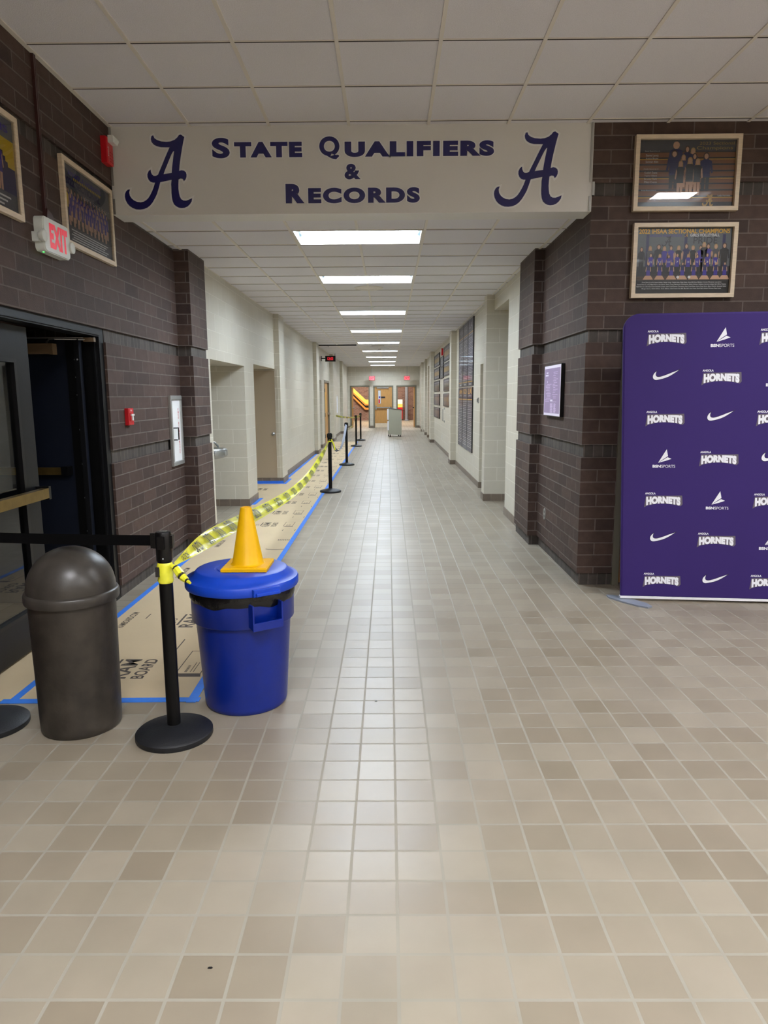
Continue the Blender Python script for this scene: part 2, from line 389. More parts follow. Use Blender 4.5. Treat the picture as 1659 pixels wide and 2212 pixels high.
wr, br = MB(), MB()
hall_wall(wr, br, 1, 8.37, 9.60, depth=.4)
wr.box(XE, 2.9, 9.60, 10.88, 2.87, HC+.15, 'cmu')
wr.box(2.7, 2.9, 8.6, 10.88, 0, HC+.15, 'cmu'); wr.box(XE+.4, 2.9, 8.37, 9.0, 0, HC+.15, 'cmu')
wr.box(1.475, 2.9, 10.88, 11.17, 0, HC+.15, 'cmu'); br.box(1.463, 1.49, 10.868, 11.182, 0, .105, 'base'); face_base(br, 1.463, 2.7, 10.88)
hall_wall(wr, br, 1, 11.17, 11.55)
wr.box(XE, 2.5, 11.55, 12.41, 2.145, HC+.15, 'cmu'); wr.box(2.4, 2.5, 11.55, 12.41, 0, 2.145, 'cmu'); wr.box(XE+.25, 2.5, 11.4, 11.55, 0, 2.145, 'cmu')
wr.box(XE, 2.5, 12.41, 12.8, 0, HC+.15, 'cmu'); br.box(XE-.012, XE+.02, 12.4, 12.8, 0, .105, 'base'); face_base(br, XE-.012, 2.4, 12.41)
hall_wall(wr, br, 1, 12.8, 16.75)
hall_wall(wr, br, 1, 16.75, 17.2, proud=.13, depth=.38); face_base(br, 1.447, XE, 16.75)
hall_wall(wr, br, 1, 17.2, 24.7)
hall_wall(wr, br, 1, 24.7, 25.4, proud=.14, depth=.39); face_base(br, 1.438, XE, 24.7)
hall_wall(wr, br, 1, 25.4, 26.2)
wr.box(XE, XE+.25, 26.2, 29.8, 2.75, HC+.15, 'cmu'); 
wr.box(1.52, XE+.25, 27.75, 28.05, 0, 2.75, 'cmu'); br.box(1.508, 1.54, 27.738, 28.06, 0, .105, 'base'); face_base(br, 1.508, 1.8, 27.75)
hall_wall(wr, br, 1, 29.6, 29.9, proud=.08, depth=.33); face_base(br, 1.5, 1.7, 29.6)
hall_wall(wr, br, 1, 29.9, YE)
hall_wall(wr, br, 1, 32.4, 32.9, proud=.1, depth=.33)
wr.build('wall_right_hall', kind='structure'); br.build('baseboard_right', kind='structure')

# end wall with three openings
OP = [(-1.98, -.965), (-.785, .245), (.40, 1.435)]
w, b = MB(), MB(); xs = [-2.4]+[q for o in OP for q in o]+[1.9]
for i in range(0, len(xs), 2):
    w.box(xs[i], xs[i+1], YE, YE+.2, 0, HC+.15, 'cmu')
    b.box(xs[i], xs[i+1], YE-.013, YE+.01, 0, .105, 'base')
for a, c in OP: w.box(a, c, YE, YE+.2, 2.14, HC+.15, 'cmu')
w.build('wall_far', kind='structure'); b.build('baseboard_far', kind='structure')

# stairwell beyond
w = MB()
w.box(-6, 6, 48, 48.2, 0, 6, 'stairbrick'); w.box(1.75, 2.0, YE+.2, 48, 0, 6, 'stairbrick'); w.box(-6.2, -6, YE+.2, 48, 0, 6, 'stairbrick')
w.box(-6, XW, YE+.1, YE+.3, 0, 6, 'drywall'); w.box(1.9, 6, YE+.1, YE+.3, 0, 6, 'drywall'); w.box(-6, 6, YE+.2, YE+.3, 3.2, 6, 'drywall'); w.box(-6.2, 6, YE, 48.2, 5.9, 6, 'drywall')
w.build('wall_stairwell', kind='structure')
# vestibule and the rest of the foyer shell (out of frame, but it closes the room)
w = MB()
w.box(-5.2, -5.0, 0, 8, 0, 2.6, 'brick'); w.box(-5, -2.75, 5.75, 5.9, 0, 2.6, 'brick'); w.box(-5, -2.75, 1.5, 1.7, 0, 2.6, 'brick'); w.box(-5.2, -2.7, 1.5, 6, 2.5, 2.6, 'drywall')
w.build('wall_vestibule', kind='structure')
w = MB(); w.box(-9, 9, -6.2, -6, 0, HF+.1, 'drywall'); w.box(9, 9.2, -6, 6.2, 0, HF+.1, 'drywall'); w.build('wall_back', kind='structure')

# ceilings
def ceiling(name, x0, x1, y0, y1, z, xo, yo, px, py, holes=()):
    w = MB()
    # slabs around light openings
    cols = sorted({x0, x1, *[h[0] for h in holes], *[h[1] for h in holes]}); rows = sorted({y0, y1, *[h[2] for h in holes], *[h[3] for h in holes]})
    for i in range(len(cols)-1):
        for j in range(len(rows)-1):
            cx, cy = (cols[i]+cols[i+1])/2, (rows[j]+rows[j+1])/2
            if any(h[0] < cx < h[1] and h[2] < cy < h[3] for h in holes): continue
            w.box(cols[i], cols[i+1], rows[j], rows[j+1], z, z+.02, 'acoustic')
    o = w.build(name, kind='structure')
    g = MB(); h2 = lambda cx, cy: any(h[0]+.02 < cx < h[1]-.02 and h[2]+.02 < cy < h[3]-.02 for h in holes)
    xs = [xo+px*k for k in range(-30, 31) if x0 < xo+px*k < x1]; ys = [yo+py*k for k in range(-30, 80) if y0 < yo+py*k < y1]
    yy = [y0]+ys+[y1]; xx = [x0]+xs+[x1]
    for x in xs:
        for a, c in zip(yy, yy[1:]):
            if not h2(x, (a+c)/2): g.box(x-.012, x+.012, a, c, z-.007, z+.004, 'tbar')
    for y in ys:
        for a, c in zip(xx, xx[1:]):
            if not h2((a+c)/2, y):
                g.box(a+.012, c-.012, y-.007, y+.0005, z-.005, z+.004, 'tbar'); g.box(a+.012, c-.012, y+.0005, y+.011, z-.006, z+.003, 'tbar_dark')
    g.box(x0, x0+.02, y0, y1, z-.006, z+.004, 'tbar'); g.box(x1-.02, x1, y0, y1, z-.006, z+.004, 'tbar')
    g.build('ceiling_grid', o)
    return o
LY = [6.68+.61*k for k in (0, 4, 10, 16, 22, 28, 34, 40, 46)]
hall_holes = [(-.885, .335, y, y+.61) for y in LY]
ceiling('ceiling_hall', -2.2, 1.65, YB+.2, YE, HC, -.275, 6.68, .61, .61, hall_holes)
FL = [(2.80, 3.42, 3.34, 3.96), (-.92, .32, .24, .86), (-.92, .32, -3.48, -2.86), (2.80, 4.04, -.38, .24), (2.80, 4.04, -4.1, -3.48), (6.52, 7.76, 3.34, 3.96), (6.52, 7.76, -.38, .24)]  # first one seen reflected in a poster; the others added to light the foyer
ceiling('ceiling_foyer', XL, 9, -6, YB, HF, -.30, 4.58, .62, .62, FL)
MB().box(1.59, 2.8, 8.4, 10.9, HC, HC+.05, 'acoustic').build('ceiling_alcove', kind='structure')

# beam
bm_ = MB().box(XL, XR, YB, YB+.23, 3.05, HF, 'beam').build('beam_header', kind='structure')
bm_.name = 'trim_1'
e = MB()
e.box(XL+.004, XL+.02, YB-.008, YB, 3.27, HF, 'silver'); e.box(XL+.004, XL+.02, YB-.008, YB, 3.055, 3.17, 'silver')
e.box(XR-.022, XR-.006, YB-.008, YB, 3.27, HF, 'silver'); e.box(XR+.0, XR+.018, YB-.012, YB, 3.17, 3.27, 'silver'); e.box(XR-.022, XR-.006, YB-.008, YB, 3.055, 3.165, 'silver')
e.build('edge_bead', bm_)
# beam lettering
BF = FRONT(0, YB, 0)
for parts in ([('S', -1.374, 3.466, .138, .150), ('TATE', -1.200, 3.470, .532, .114)], [('Q', -.533, 3.452, .158, .168), ('UALIFIERS', -.335, 3.468, 1.169, .114)],
              [('&', -.338, 3.303, .126, .115)], [('R', -.806, 3.128, .148, .145), ('ECORDS', -.628, 3.126, .882, .116)]):
    l = MB()
    for st, a, bb, ww, hh in parts:
        of = .045 if st in 'SQ&' else (.06 if st == 'ECORDS' else .07)
        l.text(BF, st, a, bb, ww, hh, .003, 'navy', off=of, sp=1.22)
        l.text(BF, st, a, bb, ww, hh, .0018, 'white', off=of, sp=1.22, grow=.04)
    o = l.build('vinyl_lettering', bm_)
A_OUT = [(500,172),(478,157),(466,160),(455,174),(437,188),(412,197),(385,200),(350,197),(325,189),(308,178),(300,160),(289,165),(284,182),(287,199),(298,214),(318,226),(345,232),(375,233),(402,233),(385,265),(366,302),(350,335),(334,366),(318,398),(304,405),(290,405),(279,396),(273,382),(272,366),(258,376),(249,395),(249,412),(256,430),(267,441),(282,446),(296,446),(284,478),(272,502),(260,522),(247,540),(232,553),(215,562),(195,566),(172,563),(152,554),(137,541),(127,525),(124,505),(130,486),(116,488),(104,498),(96,514),(94,532),(98,553),(108,573),(122,589),(142,602),(165,610),(190,611),(214,608),(236,600),(256,586),(274,566),(291,540),(305,515),(318,480),(330,444),(368,437),(404,430),(400,455),(400,480),(399,508),(400,534),(404,560),(412,580),(425,592),(442,601),(460,604),(480,602),(500,594),(516,580),(528,563),(532,543),(520,548),(508,553),(492,558),(475,557),(461,549),(452,532),(448,510),(446,485),(447,458),(450,428),(462,423),(474,424),(480,430),(484,439),(495,428),(502,412),(503,398),(499,384),(488,375),(472,372),(456,376),(462,335),(472,285),(484,232),(492,200)]
A_IN = [(430,256),(424,285),(418,318),(412,352),(407,388),(380,391),(354,395),(366,368),(382,336),(398,303),(414,272),(424,258)]
flipy = lambda L: [((x-315), -(y-385)) for x, y in L]
AO, AI = flipy(A_OUT), flipy(A_IN)
for cx in (-1.812, 1.108):
    l = MB(); s_a = .001217
    l.shape(BF, [AO, AI], cx, 3.365, s_a, .0032, 'navy'); 
    vs_off = 7
    l.shape(BF, [AO], cx, 3.365, s_a, .0015, 'white', off=11)
    l.build('script_letter_emblem', bm_)

# door in foyer end wall behind the backdrop
d = MB(); f = FRONT(0, YB, 0)
d.fbox(f, 1.91, 1.965, 0, 2.15, -.1, .012, 'frame_gray'); d.fbox(f, 2.895, 2.95, 0, 2.15, -.1, .012, 'frame_gray'); d.fbox(f, 1.965, 2.895, 2.09, 2.15, -.1, .012, 'frame_gray')
dd = d.build('door_1', kind='structure')
MB().fbox(f, 1.967, 2.893, .01, 2.088, -.09, -.045, 'oak').build('door_leaf', dd)
h = MB()
for z in (.25, 1.15, 1.85): h.fbox(f, 1.962, 1.975, z, z+.11, -.044, -.02, 'steel')
h.build('hinge', dd)

# ------------------------------------------------------------------ entrance doors in the left wall
d = MB()
d.box(-2.32, -2.20, DY1-.08, DY1, 0, Z4, 'bronze'); d.box(-2.32, -2.20, DY0, DY0+.08, 0, Z4, 'bronze'); d.box(-2.32, -2.20, DY0+.08, DY1-.08, 2.075, Z4, 'bronze')
d.box(-2.24, -2.225, DY1-.11, DY1-.08, 0, 2.075, 'bronze'); d.box(-2.34, -2.24, DY1-.095, DY1-.08, 0, 2.06, 'black')
d.box(-2.215, -2.19, DY0+.08, DY1-.08, 2.085, 2.105, 'bronze')
dr = d.build('door_2', kind='structure')
l = MB(); L0, L1 = 3.70, 4.585
X0, X1 = -2.345, -2.30
l.box(X0, X1, L1-.16, L1, .02, 2.06, 'bronze'); l.box(X0, X1, L0, L0+.16, .02, 2.06, 'bronze'); l.box(X0, X1, L0+.16, L1-.16, .02, .25, 'bronze'); l.box(X0, X1, L0+.16, L1-.16, 1.86, 2.06, 'bronze')
l.box(X0, X1+.004, L1-.19, L1-.16, .25, 1.86, 'black'); l.box(X0, X1+.004, L0+.16, L0+.19, .25, 1.86, 'black'); l.box(X0, X1+.004, L0+.19, L1-.19, .25, .275, 'black'); l.box(X0, X1+.004, L0+.19, L1-.19, 1.835, 1.86, 'black')
leaf = l.build('door_leaf', dr)
MB().rect(LEFT(X0+.022, 0, 0), L0+.19, L1-.19, .275, 1.835, 0, 'doorglass').build('door_pane', leaf)
g = MB(); g.box(X1+.04, X1+.085, L0+.05, L1-.05, .975, 1.04, 'brass'); g.box(X1, X1+.085, L1-.05, L1-.02, .965, 1.05, 'black'); g.build('push_bar', leaf)
l = MB(); DYF = 5.36
l.box(-3.17, -2.305, DYF, DYF+.045, .02, 2.05, 'navydoor'); l.box(-3.17, -2.305, DYF+.045, DYF+.05, .02, 2.05, 'bronze')
l.box(-2.40, -2.305, DYF-.012, DYF, .02, 2.05, 'black'); l.box(-2.335, -2.30, DYF-.02, DYF-.012, .02, 2.05, 'bronze')
leaf2 = l.build('door_leaf', dr)
g = MB(); g.box(-3.15, -2.46, DYF-.085, DYF-.04, 1.045, 1.10, 'brass'); g.box(-2.47, -2.42, DYF-.09, DYF, 1.04, 1.105, 'black'); g.build('push_bar', leaf2)
g = MB(); g.box(-2.68, -2.50, DYF-.07, DYF, 1.94, 2.015, 'tan'); g.box(-2.50, -2.47, DYF-.07, DYF, 1.935, 2.015, 'tan'); g.build('door_closer', leaf2)
g = MB(); g.tube([(-2.53, DYF-.03, 2.02), (-2.5, DYF-.05, 2.045), (-2.45, DYF-.06, 2.05)], .006, 'steel'); g.tube([(-2.7, DYF-.06, 2.055), (-2.45, DYF-.06, 2.055), (-2.22, DYF+.03, 2.06)], .006, 'steel'); g.tube([(-2.45, DYF-.07, 2.045), (-2.22, DYF+.02, 2.045)], .006, 'steel')
g.box(-2.27, -2.19, DYF+.0, DYF+.035, 2.03, 2.06, 'tan'); g.build('closer_arm', dr)
g = MB()
for z in (.35, .6, .86, 1.12, 1.38, 1.64, 1.77, 1.90): g.lathe(0, 0, [(.007, 0), (.005, .004), (0, .005)], 'screw', n=8, fr=Fr((-2.335, DYF-.0125, z), (1, 0, 0), (0, 0, 1)))
g.lathe(0, 0, [(.007, 0), (.005, .004), (0, .005)], 'screw', n=8, fr=Fr((-2.315, DYF-.02, 1.90), (1, 0, 0), (0, 0, 1)))
g.build('screw', leaf2)

# recessed painted doors of the hall, oak door
d = MB(); f = FRONT(0, 13.2, 0); d.fbox(f, -2.95, -2.10, .11, 2.09, 0, .012, 'paintdoor'); d.fbox(f, -2.10, -2.04, 0.11, 2.11, 0, .02, 'cmu')
dd = d.build('door_3', kind='structure')
MB().lathe(0, 0, [(.03, 0), (.03, .006), (.012, .012), (.012, .03), (.03, .045), (.03, .06), (.018, .072), (0, .073)], 'steel', n=16, fr=f.at(-2.15, .93, .012)).build('door_knob', dd)
d = MB(); f = FRONT(0, 22.43, 0); d.fbox(f, -2.88, -2.17, .11, 2.05, 0, .012, 'paintdoor'); dd = d.build('door_4', kind='structure')
MB().lathe(0, 0, [(.03, 0), (.03, .006), (.012, .012), (.012, .03), (.03, .045), (.03, .06), (.018, .072), (0, .073)], 'steel', n=16, fr=f.at(-2.22, .9, .012)).build('door_knob', dd)
f = LEFT(XW, 0, 0); d = MB()
d.fbox(f, 23.3, 23.38, 0, 2.14, -.15, .012, 'frame_gray'); d.fbox(f, 25.12, 25.2, 0, 2.14, -.15, .012, 'frame_gray'); d.fbox(f, 23.38, 25.12, 2.07, 2.14, -.15, .012, 'frame_gray')
dd = d.build('door_5', kind='structure')
lf = MB().fbox(f, 23.38, 25.12, .01, 2.07, -.10, -.05, 'oak').build('door_leaf', dd)
MB().fbox(f, 24.35, 24.5, 1.1, 1.75, -.049, -.045, 'p_gold').build('door_pane', lf)  # gold colour stands in for the orange light in the window
g = MB()
for z in (.25, .95, 1.75): g.fbox(f, 23.36, 23.42, z, z+.12, -.049, .02, 'black')
g.fbox(f, 25.0, 25.14, .98, 1.05, -.049, .04, 'steel'); g.build('door_hardware', dd)
f = RIGHT(XE, 0, 0); d = MB()
d.fbox(f, -27.75, -26.2, 0, 2.75, -.12, -.06, 'paintdoor'); d.fbox(f, -29.6, -28.05, 0, 2.75, -.12, -.06, 'paintdoor')
d.fbox(f, -26.26, -26.2, 0, 2.75, -.12, -.02, 'frame_gray'); d.fbox(f, -27.4, -27.3, 1.2, 1.9, -.059, -.03, 'signred')
d.build('door_6', kind='structure')

# frames of the three far doors
ft = FRONT(0, YE, 0)
for i, (a, c) in enumerate(OP):
    d = MB(); d.fbox(ft, a, a+.07, 0, 2.14, -.2, .015, 'frame_gray'); d.fbox(ft, c-.07, c, 0, 2.14, -.2, .015, 'frame_gray'); d.fbox(ft, a+.07, c-.07, 2.07, 2.14, -.2, .015, 'frame_gray')
    dd = d.build('door_%d' % (7+i), kind='structure')
    if i == 1:
        lf = MB().fbox(ft, a+.072, c-.072, .012, 2.068, -.07, -.02, 'oak').build('door_leaf', dd)
        MB().fbox(ft, a+.09, c-.09, .012, .22, -.02, -.017, 'maple').build('kick_plate', lf)
        w_ = MB().fbox(ft, -.545, -.39, 1.21, 1.91, -.02, -.012, 'frame_gray').fbox(ft, -.53, -.405, 1.23, 1.89, -.02, -.011, 'wireglass')
        w_.fbox(ft, -.52, -.44, 1.25, 1.45, -.02, -.009, 'signred').fbox(ft, -.5, -.42, 1.5, 1.6, -.02, -.009, 'p_purple').build('door_pane', lf)
        MB().fbox(ft, -.385, -.175, 1.50, 1.585, -.02, -.010, 'p_dark').build('name_plate', lf)
        g = MB().fbox(ft, -.62, .1, 1.0, 1.06, .03, .07, 'steel').fbox(ft, -.68, -.62, .93, 1.14, -.02, .08, 'steel').fbox(ft, .1, .14, .99, 1.07, -.02, .07, 'black'); g.build('push_bar', lf)
        MB().fbox(ft, -.6, 0.0, 2.0, 2.05, -.02, .05, 'silver').build('door_closer', lf)
    elif i == 0:
        lf = MB().box(a+.075, a+.12, YE+.1, YE+1.0, .02, 2.06, 'oak').build('door_leaf', dd)
        MB().box(a+.12, a+.2, YE+.2, YE+.95, .98, 1.05, 'steel').build('push_bar', lf)
    else:
        lf = MB().box(c-.12, c-.075, YE+.1, YE+1.0, .02, 2.06, 'oak').build('door_leaf', dd)
        MB().box(c-.19, c-.12, YE+.25, YE+.4, .98, 1.05, 'black').build('door_handle', lf)

# staircase seen through the left far door
K = 1.2
def sx(x): return x*K
def sz(z): return CAM_H+(z-CAM_H)*K
fs_ = FRONT(0, 47.6, 0)
st = thing('staircase', 'yellow and orange staircase side sloping down, through the left far doorway', 'stairs', (sx(-1.3), 47.6, 0))
def band(name, z0, z1, z2, z3, k, dep):
    # z0,z1: upper edge at x=-2.3 and knee; z2,z3: lower edge
    m = MB(); m.prism(fs_, [(sx(-2.2), sz(z2)), (sx(-1.30), sz(z3)), (sx(-.9), sz(z3)), (sx(-.9), sz(z1)), (sx(-1.27), sz(z1)), (sx(-2.2), sz(z0))], -.1, dep, k)
    return m.build(name, st)
band('guard_panel', 2.28, 1.42, 2.06, 1.18, 'stair_yellow', .02)
band('stringer', 2.06, 1.18, 1.97, 1.10, 'stair_orange', .05)
band('dark_band', 1.97, 1.10, 1.85, .97, 'p_blacks', -.03)  # dark band set back between the two stringers
band('stringer', 1.85, .97, 1.74, .86, 'stair_orange', .05)
MB().prism(fs_, [(sx(-2.2), 0), (sx(-1.0), 0), (sx(-1.0), sz(.86)), (sx(-1.34), sz(.86)), (sx(-2.2), sz(1.74))], -.2, -.1, 'stairbrick').build('under_stair_infill', st)
t = thing('round_column', 'grey painted round column in the stairwell, through the right far doorway', 'column', (sx(1.0), 46.5, 0))
MB().lathe(sx(.98), 46.5, [(.1, 0), (.1, 5)], 'column', n=20).build('shaft', t)
MB().lathe(sx(.98), 46.5, [(.15, 0), (.15, .05), (.1, .08)], 'column', n=20).build('foot_ring', t)
m = MB().box(sx(.5), sx(.77), 47.2, 47.5, .1, sz(.99), 'red').box(sx(.5), sx(.77), 47.2, 47.45, sz(.99), sz(1.17), 'stair_yellow').box(sx(.5), sx(.77), 47.3, 47.5, sz(1.17), sz(1.42), 'white')
tag(m.build('vending_cabinet'), 'red cabinet with a yellow and white top, through the right far doorway', 'cabinet')

# ------------------------------------------------------------------ lights
def fixture(x0, x1, y0, y1, z, k, label, group, depth=.075):
    t = thing('ceiling_light', label, 'ceiling light', ((x0+x1)/2, (y0+y1)/2, z), group)
    MB().box(x0+.05, x1-.05, y0+.03, y1-.03, z+depth, z+depth+.004, k).build('diffuser', t)
    m = MB(); i = .028
    for a in ((x0, x0+i, y0, y1), (x1-i, x1, y0, y1), (x0+i, x1-i, y0, y0+i), (x0+i, x1-i, y1-i, y1)): m.box(*a, z-.006, z, 'tbar')
    m.build('trim_frame', t)
    m = MB()
    m.box(x0, x1, y0, y0+.02, z, z+depth+.01, 'troffer'); m.box(x0, x1, y1-.02, y1, z, z+depth+.01, 'troffer'); m.box(x0, x0+.02, y0, y1, z, z+depth+.01, 'troffer'); m.box(x1-.02, x1, y0, y1, z, z+depth+.01, 'troffer')
    m.box(x0, x1, y0, y1, z+depth+.01, z+depth+.02, 'troffer')
    m.build('reflector', t)
    return t
ordn = ['first', 'second', 'third', 'fourth', 'fifth', 'sixth', 'seventh', 'eighth', 'ninth']
for i, (x0, x1, y0, y1) in enumerate(hall_holes):
    lab = ('bright recessed hall ceiling light just behind the lettered beam' if i == 0 else
           'lit recessed hall ceiling light, farthest, right before the end wall' if i == 8 else
           'lit recessed hall ceiling light, %s one counted from the lettered beam' % ordn[i])
    fixture(x0, x1, y0, y1, HC, 'lamp', lab, 'recessed lights down the hall ceiling')
for (x0, x1, y0, y1) in FL:
    fixture(x0, x1, y0, y1, HF, 'foyerlamp', 'unseen recessed ceiling light that lights the foyer, above and behind the viewer', 'unseen foyer ceiling lights')
m = MB().box(-3, -1, 42, 45, 5.8, 5.85, 'stairlamp').box(0, 1.6, 41, 44, 5.8, 5.85, 'stairlamp')
tag(m.build('stairwell_light'), 'bright stairwell ceiling light above the far doorways', 'ceiling light')

# ------------------------------------------------------------------ floor protection
KZ = .003
k = thing('floor_protection_board', 'tan floor protection board laid along the left side of the hall', 'board', (-1.55, 14, 0))
pts = [(-2.05, 3.6), (-1.045, 3.6), (-1.085, 6.8), (-1.10, 12), (-1.11, 25.4), (-2.05, 25.4), (-2.05, 20.75), (-1.97, 20.72), (-1.97, 19.96), (-2.06, 19.96), (-2.06, 13.9), (-1.97, 13.88), (-1.97, 13.17),
       (-2.9, 13.17), (-2.9, 11.2), (-2.07, 11.2), (-2.07, 8.2), (-1.99, 8.14), (-1.99, 7.44), (-2.05, 7.4)]
MB().prism(FLAT(0, 0, 0), pts, .0005, KZ, 'kraft').build('board_sheet', k)
def rot(o_x, o_y): return Fr((o_x, o_y, KZ+.0004), (0, 1, 0), (-1, 0, 0))   # text reads away from the viewer
pr = MB()
def ram(m, x, y, s=1.0):
    f = rot(x, y)
    m.text(f, 'RAM', 0, .115*s, .34*s, .115*s, 0, 'kraftdark', off=.018); m.text(f, 'BOARD', 0, 0, .34*s, .085*s, 0, 'kraftdark', off=.02)
    m.rect(f, .06*s, .34*s, .245*s, .262*s, 0, 'kraftdark')
    m.ell(f, .12*s, .31*s, .035*s, .03*s, 0, 'kraftdark', 8); m.ell(f, .12*s, .31*s, .026*s, .022*s, .0002, 'kraft', 8); m.ell(f, .2*s, .32*s, .035*s, .03*s, 0, 'kraftdark', 8); m.ell(f, .2*s, .32*s, .026*s, .022*s, .0002, 'kraft', 8)
def card(m, x, y, s=1.0):
    f = rot(x, y); w, h = .42*s, .17*s
    for q in ((0, w, 0, .006), (0, w, h-.006, h), (0, .006, 0, h), (w-.006, w, 0, h)): m.rect(f, *q, 0, 'kraftdark')
    for i in range(6): m.rect(f, (.03+.02*i)*s, (.042+.02*i)*s, .10*s, .118*s, 0, 'kraftdark')
    for i in range(2): m.rect(f, .03*s, .2*s, (.075-.02*i)*s, (.080-.02*i)*s, 0, 'kraftdark')
    m.poly(f, [(-.05*s, -.01), (0, -.0), (0, h), (-.05*s, h*.75)], 0, 'kraftdark')
ram(pr, -1.44, 3.88, .9); ram(pr, -1.30, 4.80, .9); card(pr, -1.12, 3.95, .9)
pr.text(rot(-1.90, 4.80), 'RAMBOARD.COM', 0, 0, .36, .05, 0, 'kraftdark', off=.02); pr.text(rot(-1.90, 6.2), 'RAMBOARD.COM', 0, 0, .36, .05, 0, 'kraftdark', off=.02); pr.text(rot(-1.86, 7.5), 'RAMBOARD.COM', 0, 0, .36, .05, 0, 'kraftdark', off=.02)
pr.rect(rot(-1.80, 5.0), 0, .12, 0, .008, 0, 'kraftdark'); pr.rect(rot(-1.8, 6.4), 0, .12, 0, .008, 0, 'kraftdark'); pr.rect(rot(-1.38, 4.35), 0, .2, 0, .008, 0, 'kraftdark'); pr.rect(rot(-1.55, 3.66), 0, .1, 0, .008, 0, 'kraftdark')
ram(pr, -1.30, 5.72, .9); card(pr, -1.13, 6.1, .85)
# smiling arc on a plain stretch of board
f = FLAT(-1.38, 7.35, KZ+.0004); pr.poly(f, [(.05+.022*i, .035*((i-5)/5)**2) for i in range(11)]+[(.05+.022*i, .02+.04*((i-5)/5)**2) for i in range(10, -1, -1)], 0, 'kraftdark')
for i in range(9): pr.rect(FLAT(-1.27, 7.85, KZ+.0004), .02*i, .02*i+.012, 0, .05, 0, 'kraftdark')
y = 8.72; n = 0
while y < 25:
    s = .92
    if y < 24.9:
        ram(pr, -1.43, y, .8); card(pr, -1.22, y+.02, .72)
        pr.rect(rot(-1.30, y-.3), 0, .1, 0, .008, 0, 'kraftdark'); pr.rect(rot(-1.15, y-.3), 0, .1, 0, .008, 0, 'kraftdark')
    y += .94; n += 1
ram(pr, -2.15, 12.2, .8); ram(pr, -2.2, 11.4, .8)
pr.build('printed_marks', k)
k2 = MB().prism(FLAT(0, 0, 0), [(-2.06, 3.58), (-2.06, 4.75), (-3.9, 4.75), (-3.9, 3.58)], .0004, .0028, 'kraft').build('floor_protection_board')
tag(k2, 'plain tan floor protection board under the dark entrance doors on the left', 'board')
def tape(pts, label, wd=.05, z=KZ+.0008, group=None, extra=None):
    m = MB()
    for (x0, y0), (x1, y1) in zip(pts, pts[1:]):
        d = Vector((x1-x0, y1-y0)).normalized(); nx, ny = -d.y*wd/2, d.x*wd/2
        m.prism(FLAT(0, 0, 0), [(x0-nx, y0-ny), (x1-nx, y1-ny), (x1+nx, y1+ny), (x0+nx, y0+ny)], .0006, z, 'bluetape')
    if extra: extra(m)
    return tag(m.build('painters_tape'), label, 'tape', group)
tape([(-2.10, 3.575), (-1.03, 3.595)], 'blue tape across the near end of the floor board, beside the brown trash can', .052)
tape([(-2.04, 3.55), (-2.04, 7.42)], 'blue tape along the left edge of the board beside the entrance doors', .045, z=KZ+.0012)
tape([(-1.07, 3.56), (-1.105, 6.8), (-1.115, 12), (-1.125, 25.4)], 'long blue tape along the right edge of the board under the stanchions', .05, z=KZ+.0012)
tape([(-1.975, 7.55), (-1.975, 8.2), (-1.90, 8.26)], 'short blue tape patch at the foot of the left brown brick pier', .07, z=KZ+.0016)
tape([(-2.055, 10.55), (-2.055, 11.25)], 'short blue tape at the base of the wall beyond the drinking fountain', .06)
tape([(-2.88, 13.15), (-1.965, 13.15)], 'blue tape across the floor of the recess with the painted door', .06, z=KZ+.0012, extra=lambda m: m.box(-2.9, -1.985, 13.183, 13.187, .003, .05, 'bluetape'))
tape([(-1.955, 13.1), (-1.955, 13.92), (-2.04, 13.95), (-2.05, 20.9)], 'blue tape along the left baseboard beyond the painted door recess', .055, z=KZ+.0016)

# ------------------------------------------------------------------ stanchions
def stanchion(x, y, label, group='black belt stanchions along the floor board'):
    t = thing('stanchion', label, 'stanchion', (x, y, 0), group)
    MB().lathe(x, y, [(.178, 0), (.182, .006), (.182, .026), (.174, .034), (.10, .052), (.045, .062), (.034, .064)], 'rubber', n=56).build('base', t)
    MB().lathe(x, y, [(.0315, .062), (.0315, .87)], 'blackmetal', n=28).build('pole', t)
    h = MB().lathe(x, y, [(.036, .87), (.037, .875), (.037, .995), (.033, 1.006), (0, 1.008)], 'black', n=28)
    for a in (0, PI/2, PI, 3*PI/2):
        f = Fr((x+.036*math.cos(a), y+.036*math.sin(a), 0), (-math.sin(a), math.cos(a), 0), (0, 0, 1)); h.fbox(f, -.016, .016, .93, .99, -.004, .009, 'black')
    hd = h.build('head', t)
    m = MB(); m.box(x-.016, x+.016, y-.006, y+.012, 1.0082, 1.0092, 'silver'); [m.rect(FLAT(x-.012+.009*i, y-.003, 1.0096), 0, .004, 0, .009, 0, 'black') for i in range(3)]; m.build('cap_mark', hd)
    m = MB().lathe(0, 0, [(.004, 0), (0, .003)], 'screw', n=6, fr=Fr((x+.004, y-.0315-.005, .885), (1, 0, 0), (0, 0, 1))); m.build('screw', hd)
    return t
S = [(-1.045, 3.19), (-1.0, 11.95), (-1.0, 16.7), (-1.06, 23.0), (-1.035, 26.1), (-2.0, 3.29)]
LB = ['nearest full black stanchion, standing between the trash can and the blue bin', 'second black stanchion, where the long caution tape from the front is tied',
      'third black stanchion, with a grey belt drooping from its head', 'fourth black stanchion, with yellow tape leading left to the wall',
      'farthest black stanchion, just beyond the fourth one', 'black stanchion base at the left edge, partly outside the photo']
ST = []
for (x, y), lb in zip(S, LB): ST.append(stanchion(x, y, lb))
